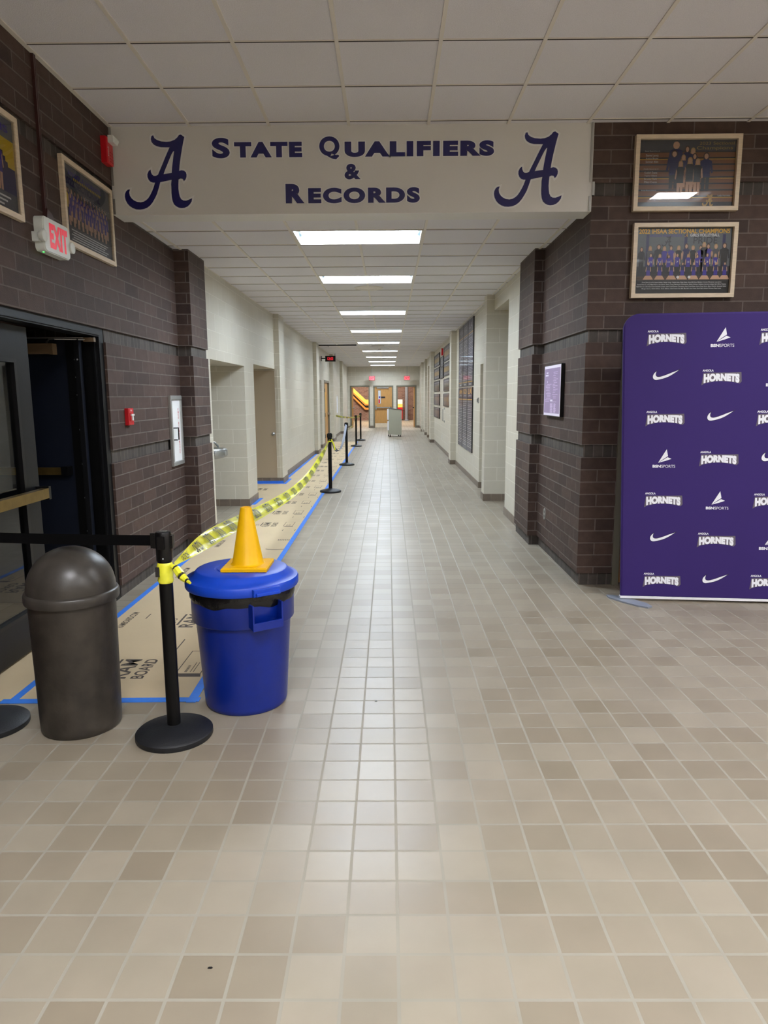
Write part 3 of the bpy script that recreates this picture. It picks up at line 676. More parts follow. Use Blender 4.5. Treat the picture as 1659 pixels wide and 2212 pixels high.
def belt(p0, p1, sag, name, par, k='belt', wd=.05, n=16, tw=0):
    p0, p1 = Vector(p0), Vector(p1); top, bot = [], []
    for i in range(n+1):
        t_ = i/n; p = p0.lerp(p1, t_)-Vector((0, 0, sag*4*t_*(1-t_))); a = tw*t_
        d = (p1-p0).normalized(); sd = d.cross(Vector((0, 0, 1))).normalized(); w_ = (Vector((0, 0, 1))*math.cos(a)+sd*math.sin(a))*wd/2
        top.append(p+w_); bot.append(p-w_)
    m = MB().ribbon(top, bot, k)
    return m.build(name, par)
b_ = belt((-1.085, 3.19, .965), (-1.963, 3.29, .965), .003, 'belt', ST[0])
m = MB().fbox(FRONT(0, 3.19, 0), -1.104, -1.083, .93, 1.0, -.009, .009, 'black'); m.build('belt_clip', ST[0])
belt((-1.0, 11.99, .96), (-1.0, 16.66, .96), .42, 'belt', ST[1], 'bluegrey', .05, 24, 2.2)

# caution tape
def caution(path, wds, tws, name, label, word=None, side=(1, 0, 0), bunch=None):
    """ribbon through path points; tws tilt its width from vertical"""
    def cr(L, t_):
        n = len(L)-1; i = min(int(t_*n), n-1); u = t_*n-i
        g = lambda q: L[max(0, min(n, q))]
        a, b, c, d = g(i-1), g(i), g(i+1), g(i+2)
        return .5*((2*b)+(c-a)*u+(2*a-5*b+4*c-d)*u*u+(3*b-a-3*c+d)*u*u*u)
    P = [Vector(p) for p in path]; N = 110; R = 4; t = thing(name, label, 'caution tape', tuple(P[0]))
    rows = []
    for i in range(N+1):
        q = i/N; p = cr(P, q); w_ = cr(wds, q); a = cr(tws, q)
        d = (cr(P, min(1, q+.01))-cr(P, max(0, q-.01))).normalized(); sd = d.cross(Vector((0, 0, 1))).normalized(); u = sd.cross(d)
        wv = u*math.cos(a)+sd*math.sin(a); nn = d.cross(wv)
        rows.append([p+wv*w_*(j/R-.5)+nn*(.006*math.sin(j*1.7+i*.13)*w_/.075) for j in range(R+1)])
    m = MB(); m.add([v for r in rows for v in r], [(i*(R+1)+j, i*(R+1)+j+1, (i+1)*(R+1)+j+1, (i+1)*(R+1)+j) for i in range(N) for j in range(R)], 'caution', True)
    f_ = m.build('tape_film', t)
    if word:
        vs, fs = text_mesh('CAUTION', .03, 1.05); x0 = min(v.x for v in vs); x1 = max(v.x for v in vs); h = max(v.y for v in vs)
        L = sum((cr(P, (i+1)/60)-cr(P, i/60)).length for i in range(60)); m = MB(); s0 = .25
        while s0 < L-.3:
            out = []
            for v in vs:
                q = (s0+(v.x-x0)/(x1-x0)*.24)/L; p = cr(P, q); w_ = cr(wds, q); a = cr(tws, q)
                d = (cr(P, min(1, q+.01))-cr(P, max(0, q-.01))).normalized(); sd = d.cross(Vector((0, 0, 1))).normalized(); u = sd.cross(d)
                wv = u*math.cos(a)+sd*math.sin(a)
                out.append(p+wv*w_*((v.y/h)*.76-.38)+d.cross(wv)*.013)
            m = MB(); m.add(out, fs, 'print'); m.build('printed_word', f_); s0 += word
    return t
tz = [(-1.01, 3.225, .845), (-1.0, 3.7, .845), (-1.0, 4.3, .82), (-1.0, 5.3, .745), (-1.0, 6.6, .665), (-1.0, 7.8, .63), (-1.0, 9.2, .655), (-1.0, 10.6, .76), (-1.0, 11.9, .90)]
c1 = caution(tz, [.015, .085, .105, .10, .095, .09, .08, .07, .015], [-.5, -.8, -.9, -.8, -.7, -.6, -.6, -.5, -.2], 'caution_tape', 'long yellow caution tape swooping from the nearest stanchion back to the second one', .46)
m = MB()
x, y = S[0]
prof = [(.0325, .765), (.037, .775), (.0345, .79), (.038, .81), (.035, .83), (.0385, .845), (.034, .858), (.0325, .862)]
m.lathe(x, y, prof, 'caution', n=24); m.box(x-.034, x-.016, y-.040, y-.030, .80, .845, 'print')
m.build('tied_wrap', c1)
m = MB(); pts = [(-1.01, 3.17, .85), (-.985, 3.16, .84), (-.955, 3.13, .815), (-.93, 3.12, .795), (-.905, 3.10, .785)]
vs = []; N = 14
for i in range(N+1):
    q = i/N*(len(pts)-1); j = min(int(q), len(pts)-2); p = Vector(pts[j]).lerp(Vector(pts[j+1]), q-j); r = .006+.014*math.sin(PI*min(1, i/N*1.05+.02))
    vs.append((p, r))
for i in range(N):
    k_ = 'print' if i % 4 == 3 else 'caution'; m.tube([vs[i][0], vs[i+1][0]], (vs[i][1]+vs[i+1][1])/2, k_, 8)
m.build('loose_end', c1)
m = MB(); x, y = S[1]; m.lathe(x, y, [(.033, .855), (.037, .87), (.034, .885), (.037, .9), (.033, .91)], 'caution', n=16); m.tube([(x+.03, y-.03, .9), (x+.07, y-.03, .82), (x+.09, y-.03, .72)], .012, 'caution'); m.build('tied_wrap', c1)
caution([(-.98, 16.72, .84), (-1.0, 18.5, .80), (-1.02, 20.5, .83), (-1.05, 22.96, .96)], [.02, .07, .07, .03], [.3, .3, .3, .5], 'caution_tape', 'short yellow caution tape between the third and the fourth stanchion', .5)
caution([(-2.09, 27.4, .89), (-1.8, 26.3, .87), (-1.4, 24.6, .89), (-1.07, 23.03, .94)], [.07, .07, .065, .03], [.05, .1, .1, .3], 'caution_tape', 'yellow caution tape from the left wall to the fourth stanchion', .6)
caution([(-1.05, 23.05, .93), (-1.04, 24.5, .92), (-1.035, 26.06, .93)], [.04, .06, .06], [.1, .1, .1], 'caution_tape', 'shortest caution tape, between the fourth and the farthest stanchion', .5)

# ------------------------------------------------------------------ trash can
x, y = -1.548, 3.315
t = thing('trash_can', 'dark brown domed trash can in front of the entrance doors', 'trash can', (x, y, 0))
MB().lathe(x, y, [(.178, 0), (.188, .012), (.19, .05), (.20, .645), (.2, .67)], 'dirtybrown', n=64).build('body', t)
dome = [(.214, .652), (.217, .66), (.217, .692), (.212, .70), (.203, .703)]+[(.203*math.cos(a), .712+.2*math.sin(a)) for a in [i*PI/2/12 for i in range(13)]]
dome[-1] = (0, .912)
MB().lathe(x, y, dome, 'domebrown', n=64).build('dome_lid', t)

# ------------------------------------------------------------------ blue bin with cone
x, y = -.775, 3.60
t = thing('recycling_bin', 'round blue plastic bin with a lid and black liner bag', 'bin', (x, y, 0))
MB().lathe(x, y, [(.205, 0), (.214, .01), (.218, .03), (.246, .46), (.248, .47), (.262, .475), (.266, .48), (.268, .62)], 'blue', n=72).build('body', t)
bg = MB(); n = 72; vs = []; 
for j, (r, z) in enumerate([(.268, .648), (.273, .63), (.274, .61), (.272, .594), (.2695, .588)]):
    for i in range(n):
        a = 2*PI*i/n; dz = .006*math.sin(a*5+2)+.004*math.sin(a*11+1); q = r+.0018*math.sin(a*19+j*1.3); vs.append((x+q*math.cos(a), y+q*math.sin(a), z+(dz if j > 1 else 0)))
bg.add(vs, [(j*n+i, j*n+(i+1) % n, (j+1)*n+(i+1) % n, (j+1)*n+i) for j in range(4) for i in range(n)], 'bag', True); bg.build('liner_bag', t)
lid = MB().lathe(x, y, [(.270, .645), (.290, .648), (.294, .655), (.294, .685), (.289, .695), (.272, .70), (.25, .715), (.236, .732), (.228, .736), (.14, .736), (.136, .732), (.128, .732), (.124, .736), (0, .737)], 'bluelid', n=80).build('lid', t)
def radial(ang): return Fr((x, y, 0), (-math.sin(ang), math.cos(ang), 0), (0, 0, 1))
for ang, nm in ((math.radians(-55), 'a'), (math.radians(125), 'b')):
    f = radial(ang); m = MB(); m.fbox(f, -.062, .062, .655, .672, .270, .318, 'bluelid', bev=.003); m.fbox(f, -.072, .072, .652, .690, .285, .306, 'bluelid', bev=.003); m.build('lid_grip', lid)
    m = MB(); m.fbox(f, -.082, -.074, .49, .61, .250, .305, 'blue'); m.fbox(f, .074, .082, .49, .61, .250, .305, 'blue'); m.fbox(f, -.082, .082, .478, .520, .296, .306, 'blue', bev=.002); m.fbox(f, -.074, .074, .478, .486, .26, .30, 'blue'); m.build('handle', t)
x, y, z = -.742, 3.60, .7375
t = thing('traffic_cone', 'small yellow traffic cone standing on the blue bin lid', 'cone', (x, y, z))
MB().fbox(FLAT(x, y, z), -.118, .118, -.118, .118, 0, .020, 'yellow', bev=.006).build('base', t)
MB().lathe(x, y, [(.094, .018), (.086, .022), (.080, .030), (.0295, .312), (.027, .318), (.020, .318), (.019, .31), (.02, .28)], 'yellow', n=40, z=z).build('cone_body', t)

# ------------------------------------------------------------------ emergency exit sign, conduit, alarms on the left wall
f = LEFT(XL, 4.72, 2.625)
t = thing('exit_sign', 'white emergency exit sign with two lamp heads on the left brick wall', 'exit sign', (XL, 4.72, 2.52))
pts = []
def rrect(a0, a1, b0, b1, r, n=5):
    P = []
    for cx, cy, s0 in ((a1-r, b1-r, 0), (a0+r, b1-r, PI/2), (a0+r, b0+r, PI), (a1-r, b0+r, 3*PI/2)):
        for i in range(n+1): a = s0+PI/2*i/n; P.append((cx+r*math.cos(a), cy+r*math.sin(a)))
    return P
m = MB().prism(f, rrect(-.17, .185, -.105, .105, .03), 0, .055, 'offwhite').prism(f, rrect(-.165, .18, -.10, .10, .028), .055, .062, 'offwhite'); hs = m.build('housing', t)
m = MB().text(f, 'EXIT', -.10, -.075, .25, .15, .0635, 'redtext', off=.055, sp=1.1); m.build('lettering', hs)
MB().lathe(0, 0, [(.006, 0), (0, .006)], 'green', n=10, fr=Fr(f.p(-.13, -.108, .03), f.u, -f.n)).build('indicator_lamp', hs)
for a in (-.19, .20):
    m = MB(); m.lathe(0, 0, [(.012, -.02), (.03, -.01), (.036, .01), (.036, .02), (.028, .024), (0, .022)], 'offwhite', n=20, fr=Fr(f.p(a, -.02, .055), f.u, f.v)); m.fbox(f, a-.015, a+.015, -.055, .0, 0, .04, 'offwhite')
    m.build('lamp_head', t)
t = thing('conduit', 'dark red-brown cable conduit running down the left wall to the exit sign', 'conduit', (XL, 4.70, 2.73))
m = MB().box(XL, XL+.018, 4.685, 4.70, 2.78, HF, 'conduit').box(XL, XL+.018, 4.706, 4.714, 2.78, HF, 'conduit'); m.build('raceway', t)
f = LEFT(XL, 4.70, 0); MB().prism(f, [(-.03, 2.72), (.10, 2.72), (.05, 2.78), (-.01, 2.80)], 0, .03, 'conduit').build('junction_cover', t)
t = thing('fire_alarm_strobe', 'dark red fire alarm horn strobe high beside the lettered beam', 'fire alarm', (XL, 5.78, 3.42))
f = LEFT(XL, 5.78, 3.49); MB().fbox(f, -.06, .06, -.10, .09, 0, .05, 'red', bev=.008).build('housing', t)
m = MB().fbox(f, -.04, .05, .05, .10, .05, .11, 'offwhite', bev=.02); m.build('strobe_lens', t); MB().text(Fr(f.p(-.035, -.05, .0512), (0, 0, 1), (0, -1, 0)), 'FIRE', 0, 0, .07, .018, 0, 'white').build('lettering', t)
g = MB()
for i in range(4): g.fbox(f, -.01, .045, -.085+.022*i, -.075+.022*i, .05, .053, 'signred')
g.build('sounder_grille', t)
t = thing('fire_alarm_pull_station', 'small red fire alarm pull station on the left brick wall', 'fire alarm', (XL, 5.915, 1.39))
f = LEFT(XL, 5.915, 1.46); MB().fbox(f, -.055, .055, -.07, .07, 0, .035, 'red', bev=.006).build('housing', t)
m = MB().fbox(f, -.035, .035, -.035, .03, .035, .04, 'signred').fbox(f, -.032, .032, .008, .022, .04, .05, 'white').fbox(f, -.008, .008, -.03, .01, .04, .05, 'white'); m.build('pull_handle', t)
MB().text(f, 'FIRE', -.02, .045, .04, .012, .0355, 'white').build('lettering', t)
t = thing('fire_extinguisher_cabinet', 'tall narrow white fire extinguisher cabinet in a silver frame', 'cabinet', (XL, 7.22, .93))
f = LEFT(XL, 7.225, 1.282); m = MB(); w_, h_ = .185, .353
for q in ((-w_, w_, -h_, -h_+.045), (-w_, w_, h_-.045, h_), (-w_, -w_+.035, -h_+.045, h_-.045), (w_-.035, w_, -h_+.045, h_-.045)): m.fbox(f, *q, 0, .028, 'silver', bev=.006)
m.build('frame', t)
dr_ = MB().fbox(f, -w_+.035, w_-.035, -h_+.045, h_-.045, .002, .012, 'white').build('door', t)
for word, i0 in (('FIRE', 0), ('EXTINGUISHER', 5)):
    m = MB()
    for i, ch in enumerate(word): m.text(f, ch, .085, .20-.0275*(i+i0), .026, .022, .0125, 'signred', off=.02, al='c')
    m.build('lettering', dr_)
m = MB().tube([f.p(-.10, .03, .012), f.p(-.10, .03, .045), f.p(-.045, .03, .045), f.p(-.045, .03, .045), f.p(-.045, -.09, .045), f.p(-.10, -.09, .045), f.p(-.10, -.09, .012)], .006, 'black'); m.build('handle', dr_)

# ------------------------------------------------------------------ framed team posters
def frame_poster(name, label, f, w, h, draw, group=None, proj=.03, fwid=.032, mat_='maple'):
    t = thing(name, label, 'poster', tuple(f.p(0, 0, 0)), group)
    m = MB()
    a0, a1, b0, b1 = -w/2, w/2, -h/2, h/2
    for P in ([(a0, b0), (a1, b0), (a1-fwid, b0+fwid), (a0+fwid, b0+fwid)], [(a0, b1), (a0+fwid, b1-fwid), (a1-fwid, b1-fwid), (a1, b1)],
              [(a0, b0), (a0+fwid, b0+fwid), (a0+fwid, b1-fwid), (a0, b1)], [(a1, b0), (a1, b1), (a1-fwid, b1-fwid), (a1-fwid, b0+fwid)]):
        m.prism(f, P, 0, proj, mat_)
    m.build('frame', t)
    m = MB(); draw(m, f, a0+fwid, a1-fwid, b0+fwid, b1-fwid); pr_ = m.build('print', t)
    MB().rect(f, a0+fwid, a1-fwid, b0+fwid, b1-fwid, .022, 'glass').build('glass_pane', t)
    return t
def figure(m, f, a, b, h, shirt, c=.012, hair='p_brownhair', legs='p_skin', wd=1.0, arms='p_skin', full=True):
    hd = h*.115
    m.ell(f, a, b+h-hd*.7, hd*.62*wd, hd*.85, c, hair, 10)
    if hair != 'p_skin' and random.random() < .6: m.poly(f, [(a-hd*.62, b+h-hd), (a+hd*.62, b+h-hd), (a+hd*.7, b+h*.68), (a-hd*.7, b+h*.68)], c, hair)
    m.ell(f, a, b+h-hd*.8, hd*.42*wd, hd*.62, c+.0002, 'p_skin', 10)
    m.rect(f, a-hd*.2, a+hd*.2, b+h*.80, b+h*.86, c+.0001, 'p_skin')
    s = h*.115*wd
    if full:
        m.poly(f, [(a-s*.75, b), (a-s*.12, b), (a-s*.02, b+h*.5), (a+s*.02, b+h*.5), (a+s*.12, b), (a+s*.75, b), (a+s*.85, b+h*.5), (a-s*.85, b+h*.5)], c+.0001, legs)
        m.poly(f, [(a-s*.9, b+h*.36), (a+s*.9, b+h*.36), (a+s*.85, b+h*.52), (a-s*.85, b+h*.52)], c+.0002, shirt)
    m.poly(f, [(a-s*1.45, b+h*.48), (a-s*1.1, b+h*.46), (a-s*.8, b+h*.72), (a-s*1.15, b+h*.79)], c+.0001, arms)
    m.poly(f, [(a+s*1.45, b+h*.48), (a+s*1.15, b+h*.79), (a+s*.8, b+h*.72), (a+s*1.1, b+h*.46)], c+.0001, arms)
    m.poly(f, [(a-s*.85, b+h*.5), (a+s*.85, b+h*.5), (a+s*.9, b+h*.7), (a+s*1.2, b+h*.77), (a+s*.5, b+h*.83), (a-s*.5, b+h*.83), (a-s*1.2, b+h*.77), (a-s*.9, b+h*.7)], c+.0003, shirt)
def emblem(m, f, a, b, h, c, k, ol=None):
    s = h/455
    if ol: m.shape(f, [AO], a, b, s, c-.0003, ol, off=9)
    m.shape(f, [AO, AI], a, b, s, c, k)
def draw_gym(m, f, a0, a1, b0, b1):
    W, H = a1-a0, b1-b0; c = .010
    m.rect(f, a0, a1, b0, b1, c, 'p_dark'); m.rect(f, a0, a1, b0+H*.83, b1, c+.0002, 'p_coat')
    for i in range(8): y0 = b0+H*(.08+.095*i); m.rect(f, a0, a1, y0, y0+H*.062, c+.0004, 'p_wood'); m.rect(f, a0, a1, y0+H*.062, y0+H*.072, c+.0005, 'p_gold' if i % 3 == 0 else 'p_wood')
    P = lambda u, v: (a0+W*u, b0+H*(1-v))
    def fig(u, top, bot, shirt, hair='p_brownhair', c_=.0112, **k_):
        a, bt = P(u, bot); figure(m, f, a, bt, H*(bot-top), shirt, c_, hair, **k_)
    fig(.385, .03, .62, 'p_dkpurple', 'p_skin', .0106, wd=1.25, arms='p_dkpurple', legs='p_blacks'); fig(.50, .09, .62, 'p_dkpurple', 'p_brownhair', .0106, arms='p_dkpurple'); fig(.56, .12, .66, 'p_dkpurple', 'p_blond', .0106, arms='p_dkpurple')
    fig(.37, .155, .72, 'p_dkpurple', 'p_brownhair', .0112, wd=1.3, arms='p_dkpurple', legs='p_blacks'); fig(.465, .22, .7, 'p_dkpurple', 'p_blond', .0112, arms='p_dkpurple'); fig(.58, .20, .7, 'p_dkpurple', 'p_brownhair', .0112, arms='p_dkpurple'); fig(.70, .19, .76, 'p_dkpurple', 'p_brownhair', .0112, wd=1.2, arms='p_dkpurple', legs='p_blacks')
    for u, tp in ((.44, .31), (.535, .26), (.615, .28)): fig(u, tp, .82, 'p_blacks', 'p_blond', .0118)
    m.text(f, '2023 Sectional', a1-.02*W, b1-.075*H, W*.36, H*.045, c+.003, 'p_dullgold', al='r'); m.text(f, 'Champions', a1-.035*W, b1-.16*H, W*.37, H*.065, c+.003, 'p_dullgold', al='r')
    for u, v, s_ in ((.14, .145, 'Back Row (l to r)'), (.14, .21, 'Steve Lantz'), (.14, .26, 'Avery Boyer'), (.14, .305, 'Summer Allen'), (.135, .41, 'Middle Row (l to r)'), (.135, .465, 'Kadish Evans'), (.135, .515, 'Taylor Sibert'), (.135, .56, 'Brooke Clark'), (.135, .605, 'Misti Evans'), (.12, .73, 'Front Row (l to r)')):
        a, b = P(u, v); m.text(f, s_, a, b-H*.03, W*(.15 if 'Row' in s_ else .13), H*(.022 if 'Row' in s_ else .032), c+.003, 'p_white', al='c')
    a, b = P(.74, .9); emblem(m, f, a, b, H*.17, c+.003, 'p_dullgold', 'p_gold'); m.text(f, 'Lady Hornets', a1-.03*W, b0+H*.155, W*.13, H*.03, c+.003, 'p_white', al='r')
def draw_volley(m, f, a0, a1, b0, b1):
    W, H = a1-a0, b1-b0; c = .010
    m.rect(f, a0, a1, b0, b1, c, 'p_black'); m.rect(f, a0, a1, b0+H*.42, b1, c+.0002, 'p_grey'); m.rect(f, a0, a1, b0+H*.2, b0+H*.42, c+.0002, 'p_dark'); m.rect(f, a0, a1, b0+H*.21, b0+H*.27, c+.0003, 'p_floor')
    for u in (.12, .52, .92): m.rect(f, a0+W*(u-.015), a0+W*(u+.015), b0+H*.42, b1-H*.1, c+.0003, 'p_dkpurple')
    emblem(m, f, a0+W*.32, b0+H*.80, H*.16, c+.0006, 'p_dark'); m.text(f, 'PRIDE', a0+W*.60, b0+H*.76, W*.25, H*.10, c+.0006, 'p_dark')
    m.text(f, '2022 IHSAA SECTIONAL CHAMPIONS', a0+W*.025, b1-H*.088, W*.95, H*.07, c+.003, 'p_gold', off=.03); m.text(f, 'ANGOLA HIGH SCHOOL', a0+W*.14, b1-H*.135, W*.34, H*.035, c+.003, 'p_purple'); m.text(f, 'GIRLS VOLLEYBALL', a0+W*.56, b1-H*.135, W*.31, H*.045, c+.003, 'p_white', off=.02)
    emblem(m, f, a0+W*.52, b1-H*.115, H*.05, c+.003, 'p_gold')
    P = lambda u, v: (a0+W*u, b0+H*(1-v))
    back = [(.06, .29), (.15, .275), (.24, .25), (.30, .28), (.37, .27), (.45, .27), (.53, .24), (.60, .27), (.68, .27), (.715, .22), (.76, .245), (.84, .25), (.93, .235)]
    for i, (u, v) in enumerate(back):
        a, b = P(u, .66); figure(m, f, a, b, H*(.66-v), ['p_dark', 'p_coat', 'p_dark', 'p_purple', 'p_purple', 'p_black', 'p_dkpurple', 'p_black', 'p_purple', 'p_dark', 'p_purple', 'p_coat', 'p_blacks'][i], .0108, ['p_brownhair', 'p_blond'][i % 2], 'p_black', 1.2 if i in (2, 12) else 1, 'p_dark' if i in (0, 1, 2, 12) else 'p_skin')
    for i, u in enumerate((.16, .255, .35, .44, .555, .65, .755, .84)):
        a, b = P(u, .70); figure(m, f, a, b, H*(.70-.385-.01*(i % 3)), 'p_purple', .0116, ['p_brownhair', 'p_blond', 'p_brownhair'][i % 3], 'p_black')
        m.text(f, ['15', '11', '10', '7', '14', '12', '3', '5'][i], a, b+H*.17, W*.022, H*.03, c+.0035, 'p_white', al='c')
    for i, u in enumerate((.14, .26, .385, .50, .62, .735, .85, .96)):
        a, b = P(min(u, .945), .78); figure(m, f, a, b, H*.26, 'p_dkpurple', .0124, ['p_blond', 'p_brownhair'][i % 2], 'p_dkpurple', full=False)
        m.poly(f, [(a-W*.055, b), (a+W*.055, b), (a+W*.03, b+H*.06), (a-W*.03, b+H*.06)], c+.0029, 'p_skin')
        m.rect(f, a-W*.02, a+W*.02, b+H*.05, b+H*.14, c+.0028, 'p_purple')
    for u in (.455, .575): a, b = P(u, .745); m.ell(f, a, b, H*.022, H*.022, c+.0032, 'p_white')
    for i, s_ in enumerate(['Front Row (L to R): Aspen Sutton, Harper Long, Virginia Lane, Paige Evans, Anne McClure, Madelyn Conrad, Mia Jones, Lucy James',
                            'Second Row (L to R): Maya Harris, Ava Harris, Avery Young, Mackenzie Wambacher, Bailey Holman, Kadence Conrad, Lindsay Call, Olivia Thomas',
                            'Back Row (L to R): Asst Coach Rachelle Cooper, Asst Coach Jeremy Thornburg, Asst Coach Brian Harris, Bree Harris, Macy Oberlin, Savannah Butler',
                            'Morgan Gaerte, Alexis Stillman, Tyrah Stillman, Head Coach Clay Ball, Mya Ball, Asst Coach Sarah Bell, Athletic Director Steve Lantz']):
        m.text(f, s_, (a0+a1)/2, b0+H*(.165-.032*i), W*(.84, .94, .95, .84)[i], H*.022, c+.003, 'p_white', off=.01, al='c')
def draw_team(m, f, a0, a1, b0, b1):
    W, H = a1-a0, b1-b0; c = .010
    m.rect(f, a0, a1, b0, b1, c, 'p_coat'); m.rect(f, a0, a1, b0+H*.62, b1, c+.0002, 'p_grey'); m.rect(f, a0, a1, b0+H*.22, b0+H*.62, c+.0002, 'p_dark'); m.rect(f, a0, a1, b0, b0+H*.2, c+.0003, 'p_stone')
    m.text(f, 'ANGOLA HORNETS', a0+W*.1, b1-H*.13, W*.7, H*.07, c+.003, 'p_purple', off=.03); m.text(f, '2022 SECTIONAL', a0+W*.02, b1-H*.26, W*.75, H*.10, c+.003, 'p_dkpurple', off=.04); [m.poly(f, [(a0+W*(.2+.035*q), b1-H*.165), (a0+W*(.222+.035*q), b1-H*.16), (a0+W*(.228+.035*q), b1-H*.125), (a0+W*(.21+.035*q), b1-H*.13)], c+.0034, 'p_yellow') for q in range(17)]
    for i in range(60): m.ell(f, a0+W*(.4+.58*random.random()), b1-H*(.29+.05*random.random()+.0), H*.008, H*.006, c+.0032, 'p_white', 5)
    for r_, (n_, y_, hh) in enumerate([(13, .34, .36), (12, .28, .36), (10, .22, .34)]):
        for i in range(n_): figure(m, f, a0+W*(.09+.86*(i+.5*(r_ % 2))/n_), b0+H*y_, H*hh, 'p_purple', .0108+.0007*r_, ['p_brownhair', 'p_blond'][(i+r_) % 2], 'p_skin', .95)
    figure(m, f, a0+W*.045, b0+H*.3, H*.4, 'p_yellow', .013, 'p_brownhair', 'p_dark', 1.2)
    for i in range(5): m.rect(f, a0+W*(.5-.4+.03*(i % 2)), a0+W*(.9-.04*(i % 3)), b0+H*(.165-.032*i), b0+H*(.18-.032*i), c+.003, 'p_white')
def draw_edge(m, f, a0, a1, b0, b1):
    W, H = a1-a0, b1-b0; c = .010
    m.rect(f, a0, a1, b0, b1, c, 'p_dkpurple'); m.rect(f, a0, a1, b1-H*.22, b1, c+.0002, 'p_grey'); m.rect(f, a0, a1, b0, b0+H*.2, c+.0003, 'p_stone')
    for i in range(6): m.rect(f, a1-W*(.25-.03*i), a1-W*.0, b1-H*(.27+.05*i), b1-H*(.22+.05*i), c+.0004, 'p_yellow')
    m.text(f, 'CHAMPIONS', a0+W*.05, b1-H*.16, W*.88, H*.08, c+.003, 'p_purple', off=.03)
    for i in range(7): figure(m, f, a0+W*(.08+.117*i), b0+H*.2, H*.52, 'p_purple', .0108, 'p_brownhair', 'p_skin')
    for i in range(3): m.rect(f, a0+W*.1, a0+W*(.9-.05*i), b0+H*(.13-.045*i), b0+H*(.15-.045*i), c+.003, 'p_white')
frame_poster('team_poster', 'framed 2023 sectional champions poster, the upper one on the right brick wall', FRONT(2.338, YB, 3.322), .82, .56, draw_gym, 'framed team posters', .045)
frame_poster('team_poster', 'framed 2022 volleyball champions poster, the lower one above the purple backdrop', FRONT(2.354, YB, 2.668), .82, .57, draw_volley, 'framed team posters', .045)
frame_poster('team_poster', 'framed track team poster on the left wall beside the exit sign', LEFT(XL, 5.385, 2.927), .86, .57, draw_team, 'framed team posters')
frame_poster('team_poster', 'framed purple team poster cut off by the left edge of the photo', LEFT(XL, 3.97, 2.932), .84, .57, draw_edge, 'framed team posters')

# ------------------------------------------------------------------ lit directory display on the right brick wall
f = RIGHT(XR, -6.895, 1.66)
f = Fr((XR, 6.895, 1.66), (0, -1, 0), (0, 0, 1))
t = thing('directory_display', 'glowing lavender school directory screen on the right brick side wall', 'display', (XR, 6.895, 1.42))
m = MB().prism(f, rrect(-.345, .345, -.245, .245, .012), 0, .035, 'black'); m.build('housing', t)
m = MB().fbox(f, -.335, .335, -.238, .238, .035, .0365, 'screenwhite').fbox(f, -.32, .315, -.215, .212, .0365, .037, 'lavender')
for i in range(16): m.rect(f, .02+.05*random.random(), .12+.12*random.random(), .17-.016*i, .173-.016*i, .0374, 'lavline')
for i in range(12): m.rect(f, -.29+.1*random.random(), -.1+.1*random.random(), .06-.015*i, .063-.015*i, .0374, 'lavline'); 
for i in range(12): m.rect(f, -.06, .03+.03*random.random(), -.125-.0075*i, -.122-.0075*i, .0374, 'lavline'); m.rect(f, .09, .15+.04*random.random(), -.125-.0075*i, -.122-.0075*i, .0374, 'lavline')
m.rect(f, -.06, .2, -.108, -.105, .0374, 'screenwhite'); m.rect(f, -.25, -.17, .165, .178, .0374, 'screenwhite'); m.rect(f, -.28, -.16, .14, .155, .0374, 'screenwhite'); m.rect(f, -.06, .04, -.1, -.085, .0374, 'screenwhite'); m.ell(f, -.2, .085, .012, .012, .0374, 'screenwhite')
m.build('screen', t)
t = thing('wall_outlet', 'oval metal outlet plate low on the right brick side wall', 'outlet', (XR, 7.2, .4))
f = Fr((XR, 7.2, .405), (0, -1, 0), (0, 0, 1)); MB().prism(f, [(.045*math.cos(2*PI*i/20), .06*math.sin(2*PI*i/20)) for i in range(20)], 0, .006, 'silver').build('cover_plate', t)
m = MB().ell(f, 0, .022, .018, .016, .0065, 'black').ell(f, 0, -.022, .018, .016, .0065, 'black'); m.build('socket', t)

# ------------------------------------------------------------------ purple step-and-repeat backdrop
AB = -.10417; Ux = Vector((math.cos(AB), math.sin(AB), 0)); Vx = Vector((-.037*math.cos(AB), -.037*math.sin(AB), 1))
class Sk(Fr):
    def __init__(s, o): s.o = Vector(o); s.u = Ux; s.v = Vx; s.n = Vector((math.sin(AB), -math.cos(AB), 0))
f = Sk((1.845, 5.445, 0)); BW, BH = 2.42, 2.215
t = thing('media_backdrop', 'purple fabric backdrop printed with rows of white sponsor logos', 'backdrop', (1.845, 5.445, 0))
pts = [(0, .035), (BW, .035)]+[(BW-.12+.12*math.cos(a), BH-.12+.12*math.sin(a)) for a in [PI/2*i/8 for i in range(9)]]+[(.12+.12*math.cos(a), BH-.12+.12*math.sin(a)) for a in [PI/2+PI/2*i/8 for i in range(9)]]
m = MB(); ins = [(min(max(a, .012), BW-.012), min(max(b, .045), BH-.012)) for a, b in pts]; n = len(pts)
m.prism(f, pts, -.032, -.006, 'purple'); m.add([f.p(a, b, -.006) for a, b in pts]+[f.p(a, b, 0) for a, b in ins], [(i, (i+1) % n, n+(i+1) % n, n+i) for i in range(n)]+[tuple(range(n, 2*n))], 'purple')
pan = m.build('fabric_panel', t)
MB().fbox(f, -.005, BW, .018, .036, -.034, .003, 'hem').build('bottom_hem', t)
